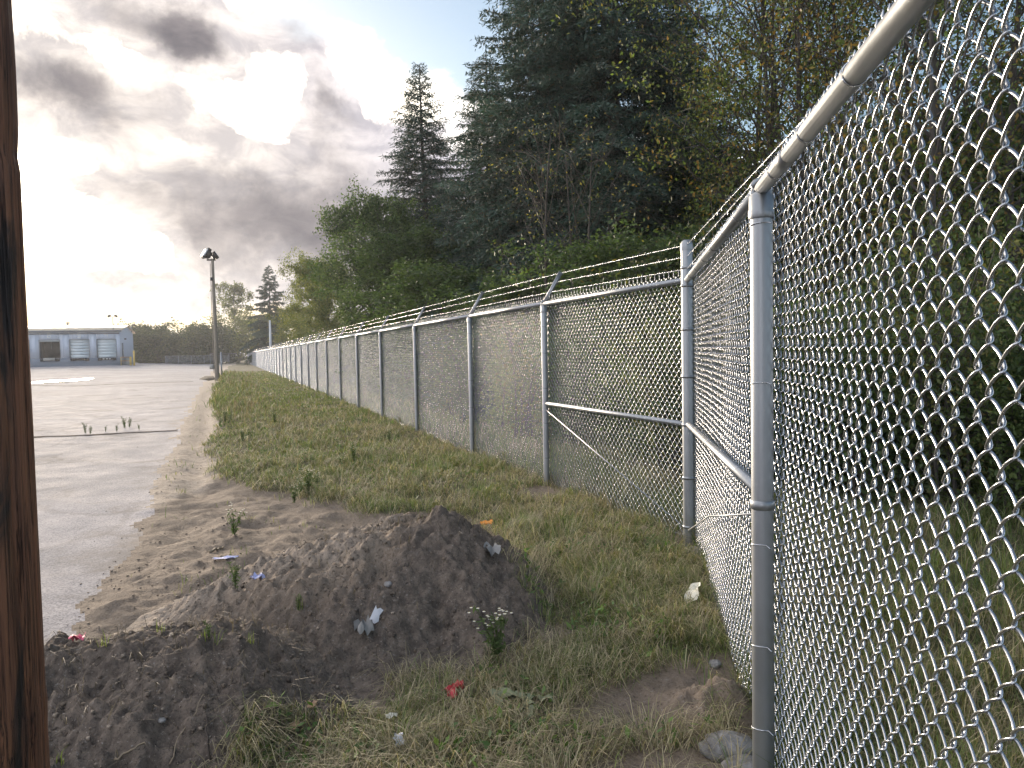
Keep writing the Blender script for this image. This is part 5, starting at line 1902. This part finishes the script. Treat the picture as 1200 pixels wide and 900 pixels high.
# ------------------------------------------------------------------ single weeds, litter, stones
def make_aster(seed, h, n=7, flowers=True):
    r = np.random.default_rng(seed)
    st, lf, fl = MB(), MB(), MB()
    for k in range(n):
        a = r.uniform(0, 6.28)
        tip = np.array([math.cos(a) * h * 0.38 * r.random(), math.sin(a) * h * 0.38 * r.random(), h * r.uniform(0.6, 1)])
        B = bez(np.zeros(3), np.array([tip[0] * 0.2, tip[1] * 0.2, tip[2] * 0.6]), tip, 6)
        st.tube(B, np.linspace(0.003, 0.0012, 6), 4, caps=False, col=(0.07, 0.09, 0.035))
        m = 26
        t = r.uniform(0.1, 0.95, m)
        i = np.minimum((t * 5).astype(int), 4)
        c = B[i] + (B[i + 1] - B[i]) * (t * 5 - i)[:, None] + r.normal(0, 0.014, (m, 3))
        add_quads(lf, quads(c, 0.022 * (h / 0.35) ** 0.5, 0.26, r, np.array([0, 0, 0.4])), np.array([(0.08, 0.12, 0.038)]) * r.uniform(0.6, 1.3, m)[:, None])
        if flowers:
            for q in range(3):
                c = tip + r.normal(0, 0.018, 3)
                for p in range(8):
                    an = p * 0.785
                    d = np.array([math.cos(an), math.sin(an), 0.15])
                    s = np.array([-math.sin(an), math.cos(an), 0]) * 0.0024
                    fl.add([c, c + d * 0.006 + s, c + d * 0.0105, c + d * 0.006 - s], [[0, 1, 2, 3]], None, (0.78, 0.78, 0.74))
                fl.add([c + [0.004, 0, 0.004], c + [0, 0.004, 0.004], c + [-0.004, 0, 0.004], c + [0, -0.004, 0.004]], [[0, 1, 2, 3]], None, (0.55, 0.42, 0.05))
    return st, lf, fl


def put_aster(ms, label, p, s=1.0, rot=0.0, group=None):
    o = thing('flowering_weed', label, 'weed', p, rot, group)
    o.scale = (s, s, s)
    for nm, m in zip(('stems', 'leaves', 'flowers'), ms):
        if m:
            tag(link(nm, m, o), kind='stuff')
    return o


def crumple(w, l, amp, r, nx=6, ny=5, th=0.0012):
    """thin crumpled sheet with real thickness"""
    X, Y = np.meshgrid(np.linspace(-w / 2, w / 2, nx), np.linspace(-l / 2, l / 2, ny))
    X = X * (1 + r.normal(0, 0.12, X.shape))
    Y = Y * (1 + r.normal(0, 0.12, X.shape))
    Z = r.normal(0, amp, X.shape) + amp * 1.5
    top = np.stack([X, Y, Z + th], -1).reshape(-1, 3)
    bot = np.stack([X, Y, Z], -1).reshape(-1, 3)
    i, j = np.arange(ny - 1)[:, None], np.arange(nx - 1)[None, :]
    q = np.stack([i * nx + j, i * nx + j + 1, (i + 1) * nx + j + 1, (i + 1) * nx + j], -1).reshape(-1, 4)
    b = MB().add(top, q)
    b.add(bot, q[:, ::-1])
    edge = list(range(nx)) + [k * nx + nx - 1 for k in range(1, ny)] + [(ny - 1) * nx + k for k in range(nx - 2, -1, -1)] + [k * nx for k in range(ny - 2, 0, -1)]
    n = nx * ny
    m = len(edge)
    b.add(np.vstack([top, bot]), [[edge[k], n + edge[k], n + edge[(k + 1) % m], edge[(k + 1) % m]] for k in range(m)])
    return b


def build_small_things():
    r = np.random.default_rng(23)
    A = [mesh_of(m, nm, mt) for m, nm, mt in zip(make_aster(1, 0.36, 9), ('stems', 'leaves', 'flowers'), (M['grass'], M['grass'], M['petal']))]
    B = [mesh_of(m, nm, mt) for m, nm, mt in zip(make_aster(2, 0.28, 6), ('stems', 'leaves', 'flowers'), (M['grass'], M['grass'], M['petal']))]
    st, lf, _ = make_aster(3, 0.30, 6, False)
    W = [mesh_of(st, 'stems', M['grass']), mesh_of(lf, 'leaves', M['grass']), None]
    put_aster(A, 'leafy weed with small white flowers growing at the foot of the large heap', surf(583, 782), 0.9, 0.3)
    put_aster(B, 'small white flowered weed at the grass edge behind the bare earth', surf(275, 628), 1.0, 1.0)
    for k, (px, py, s) in enumerate([(352, 582, 1.1), (362, 578, 1.2), (372, 572, 1.1), (345, 590, 0.9), (402, 548, 1.1), (414, 545, 1.2)]):
        put_aster(A if k % 2 else B, 'white flowered weed in the grass behind the heaps, %s from the left' % ORD[[1, 2, 3, 0, 4, 5][k]], surf(px, py), s * 0.7, k, 'white flowered weeds in the grass strip')
    for k, (px, py, s) in enumerate([(258, 500, 1.6), (264, 497, 1.8), (271, 494, 1.7), (284, 520, 1.4), (292, 516, 1.5), (456, 520, 1.4), (466, 517, 1.3), (322, 498, 1.6)]):
        put_aster(A if k % 2 else B, 'white flowered weed farther along the grass strip, %s from the left' % ORD[[0, 1, 2, 3, 4, 6, 7, 5][k]], surf(px, py), s * 0.55, k * 1.7, 'far white flowered weeds')
    for k, (px, py, s) in enumerate([(100, 508, 1.7), (106, 509, 1.3), (124, 506, 1.0), (146, 502, 2.0), (152, 501, 1.7), (137, 506, 1.2), (163, 504, 1.0)]):
        put_aster(W, 'scraggy weed in the crack across the asphalt, %s from the left' % ORD[[0, 1, 2, 4, 5, 3, 6][k]], surf(px, py), s * 0.5, k * 2.1, 'weeds in the asphalt crack')
    for k, (px, py, s) in enumerate([(245, 752, 0.3), (276, 690, 0.6), (350, 716, 0.35)]):
        put_aster(W, ['sprig of green weed on the crest of the low heap', 'dark straggly weed on the bare earth left of the large heap', 'green weed low on the sunlit flank of the large heap'][k], surf(px, py), s, k)
    # bright grass sprouts on the heap
    for k, (px, py) in enumerate([(189, 742), (121, 757), (240, 752), (256, 755), (294, 756), (352, 716), (705, 880), (450, 880), (70, 898)]):
        p = surf(px, py)
        n = 7
        V = blades(np.zeros(n) + r.normal(0, 0.008, n), r.normal(0, 0.008, n), r.uniform(0.04, 0.09, n), np.full(n, 0.0032), np.tile((0.17, 0.22, 0.04), (n, 1)), np.full(n, 0.45), r)
        v = V[0].copy().reshape(n, 5, 3)
        v[:, :, 2] -= v[:, :1, 2] + 0.004
        o = MB().add(v.reshape(-1, 3), *V[1:]).build('grass_tuft', M['grass'], None, False, p)
        tag(o, 'bright green grass sprout ' + ['behind the crest of the low heap', 'on the left end of the low heap', 'in the hollow between the heaps, left of two', 'in the hollow between the heaps, right of two', 'low on the lit side of the large heap', 'higher on the lit side of the large heap', 'on the reddish bare patch by the near post', 'in the grass at the bottom edge', 'beside the tarred pole at the bottom'][k], 'grass tuft', 'young grass sprouts')

    def sheet(name, label, cat, px, py, w, l, amp, mt, rot, tilt=(0, 0), group=None, nx=6, ny=5, lift=0.004):
        p = surf(px, py)
        o = crumple(w, l, amp, r, nx, ny).build(name, M[mt], None, False)
        o.location = (p[0], p[1], p[2] + lift)
        o.rotation_euler = (tilt[0], tilt[1], rot)
        return tag(o, label, cat, group)
    sheet('plastic_scrap', 'larger piece of torn red plastic in the grass in front of the large heap', 'litter', 528, 826, 0.05, 0.055, 0.012, 'red', 0.4, (0.6, 0), None, 6, 5, 0.05)
    sheet('plastic_scrap', 'smaller piece of torn red plastic just right of the larger one', 'litter', 536, 820, 0.04, 0.04, 0.012, 'red', 1.4, (0.6, 0), None, 6, 5, 0.05)
    sheet('plastic_scrap', 'pink plastic scrap at the asphalt edge behind the low heap', 'litter', 91, 754, 0.06, 0.045, 0.012, 'pink', 0.2)
    sheet('paper_sheet', 'white paper sheet lying in the grass beside the near fence', 'litter', 812, 707, 0.075, 0.17, 0.010, 'paper', -0.55, (0.35, -0.2), None, 4, 6, 0.05)
    o = sheet('canvas_strip', 'stiff pale grey strip sticking out of the large heap', 'litter', 439, 729, 0.04, 0.13, 0.008, 'plastic', -0.35, (0.75, 0.15), None, 4, 5)
    sheet('canvas_scrap', 'crumpled grey canvas just below the stiff strip on the large heap', 'litter', 426, 742, 0.075, 0.08, 0.026, 'greyfilm', 0.5, (0.3, 0))
    sheet('plastic_bag', 'crumpled pale plastic on the right shoulder of the large heap', 'litter', 576, 652, 0.10, 0.08, 0.024, 'greyfilm', 0.3, (0.2, 0.1))
    sheet('candy_wrapper', 'orange wrapper in the grass behind the large heap', 'litter', 570, 621, 0.10, 0.06, 0.012, 'orangeleaf', 0.1, (0.4, 0), None, 6, 5, 0.05)
    sheet('plastic_cup_shard', 'pale blue plastic shard on the bare earth left of the large heap', 'litter', 302, 682, 0.07, 0.05, 0.014, 'bluepl', 0.9)
    sheet('plastic_cup_shard', 'flat blue grey plastic strip on the sandy verge', 'litter', 264, 656, 0.16, 0.06, 0.006, 'bluepl', 0.2)
    sheet('paper_scrap', 'small bluish white paper scrap in the grass at the bottom', 'litter', 468, 883, 0.035, 0.05, 0.008, 'plastic', 0.3, (0.5, 0), None, 6, 5, 0.05)
    sheet('paper_scrap', 'small dirty white scrap in the grass left of the bluish one', 'litter', 459, 854, 0.05, 0.02, 0.006, 'paper', 0.1, (0.4, 0), None, 6, 5, 0.05)
    sheet('dead_leaf', 'round brown dead leaf on dark earth between the two heaps', 'leaf', 364, 828, 0.05, 0.05, 0.005, 'deadleaf', 0.3)
    sheet('dead_leaf', 'curled brown dead leaf at the grass edge below the round one', 'leaf', 347, 858, 0.06, 0.035, 0.010, 'deadleaf', 0.9)
    # wilted uprooted plant
    p = surf(606, 832)
    o = thing('wilted_plant', 'wilted uprooted plant with pale limp leaves lying in front of the large heap', 'plant', p)
    for k, (dx, dy, w, l, a) in enumerate([(0, 0.02, 0.05, 0.17, 1.3), (-0.085, 0.0, 0.035, 0.12, 0.3), (0.03, -0.07, 0.03, 0.11, -0.9), (0.09, 0.0, 0.05, 0.12, 1.7), (-0.03, 0.06, 0.03, 0.09, 0.5), (0.06, -0.10, 0.03, 0.08, -0.3)]):
        c = crumple(w, l, 0.010, r, 4, 6).build('leaf', M['wilted'], o, True, (dx, dy, 0.035))
        c.rotation_euler = (0.15, 0.1, a)
    # twigs
    def twig(label, pts, rad, mt, name='twig', lift=0.012):
        P = np.array([surf(*q) for q in pts])
        P[:, 2] += lift
        c = P[0].copy()
        tt = np.linspace(0, 1, 9)
        Q = np.stack([np.interp(tt, np.linspace(0, 1, len(P)), P[:, k]) for k in range(3)], 1) - c
        Q += r.normal(0, 0.004, Q.shape)
        tag(MB().tube(Q, np.linspace(rad, rad * 0.5, 9), 5).build(name, M[mt], None, True, c), label, 'twig')
    twig('long pale dry stalk lying across the front of the low heap', [(198, 898), (215, 860), (240, 818)], 0.0028, 'twig')
    twig('dark upright root on the front of the low heap', [(246, 898), (243, 868), (241, 838)], 0.004, 'darktwig')
    twig('short pale stick on the sandy verge', [(246, 648), (256, 645), (263, 643)], 0.012, 'twig')
    twig('thin pale stalk on the bare patch by the near post', [(692, 898), (688, 862), (672, 832)], 0.0025, 'twig')
    twig('brown stick on the grass right of the large heap', [(676, 792), (694, 788), (706, 784)], 0.010, 'darktwig')
    twig('dry forked branch end at the bottom edge below the low heap', [(134, 896), (152, 886), (172, 876)], 0.005, 'twig')
    # stones
    def stone(label, px, py, s, mt, seed, name='stone'):
        p = surf(px, py)
        q = np.random.default_rng(seed)
        na, nb = 22, 14
        th, ph = np.meshgrid(np.linspace(0, 2 * math.pi, na, endpoint=False), np.linspace(0.02, math.pi - 0.02, nb))
        d = np.stack([np.cos(th) * np.sin(ph), np.sin(th) * np.sin(ph), np.cos(ph)], -1)
        rr = 1 + 0.55 * fbm(d[..., 0] * 2 + d[..., 2] * 1.3, d[..., 1] * 2 - d[..., 2], 1.1, 5, 0.62, seed)
        V = d * rr[..., None] * np.array(s)
        i, j = np.arange(nb - 1)[:, None], np.arange(na)[None, :]
        f = np.stack([i * na + j, (i + 1) * na + j, (i + 1) * na + (j + 1) % na, i * na + (j + 1) % na], -1).reshape(-1, 4)
        tag(MB().add(V.reshape(-1, 3), f).build(name, M[mt], None, False, (p[0], p[1], p[2] + s[2] * 0.55)), label, 'stone')
    stone('pale lump of broken concrete at the foot of the near post', 852, 884, (0.105, 0.075, 0.05), 'rock', 5, 'concrete_lump')
    stone('pale lump of concrete at the very bottom beside the near post', 874, 905, (0.08, 0.06, 0.035), 'rock', 9, 'concrete_lump')
    stone('flat grey stone on the low heap', 190, 846, (0.016, 0.014, 0.010), 'rock', 2)
    stone('earth clod on the turf by the bare patch', 838, 781, (0.03, 0.03, 0.02), 'rock', 3)
    stone('small pale stone at the corner post foot', 815, 650, (0.07, 0.05, 0.04), 'rock', 4)
    stone('grey clod beside the boot dent on the large heap', 455, 688, (0.022, 0.02, 0.016), 'rock', 6)


build_small_things()


# ------------------------------------------------------------------ air
def build_haze():
    m = bpy.data.materials.new('hazy_air')
    m.use_nodes = True
    t = NT(m.node_tree)
    v = t.n('ShaderNodeVolumePrincipled')
    v.inputs['Color'].default_value = (0.93, 0.95, 1.0, 1)
    v.inputs['Density'].default_value = 0.0005
    v.inputs['Anisotropy'].default_value = 0.35
    out = t.n('ShaderNodeOutputMaterial')
    t.t.links.new(v.outputs[0], out.inputs['Volume'])
    o = MB().box((-3600, -3600, -2.0), (3600, 3600, 24.0)).build('haze', m)
    tag(o, 'thin haze in the evening air over the lot and the wood', 'haze', kind='stuff')


build_haze()
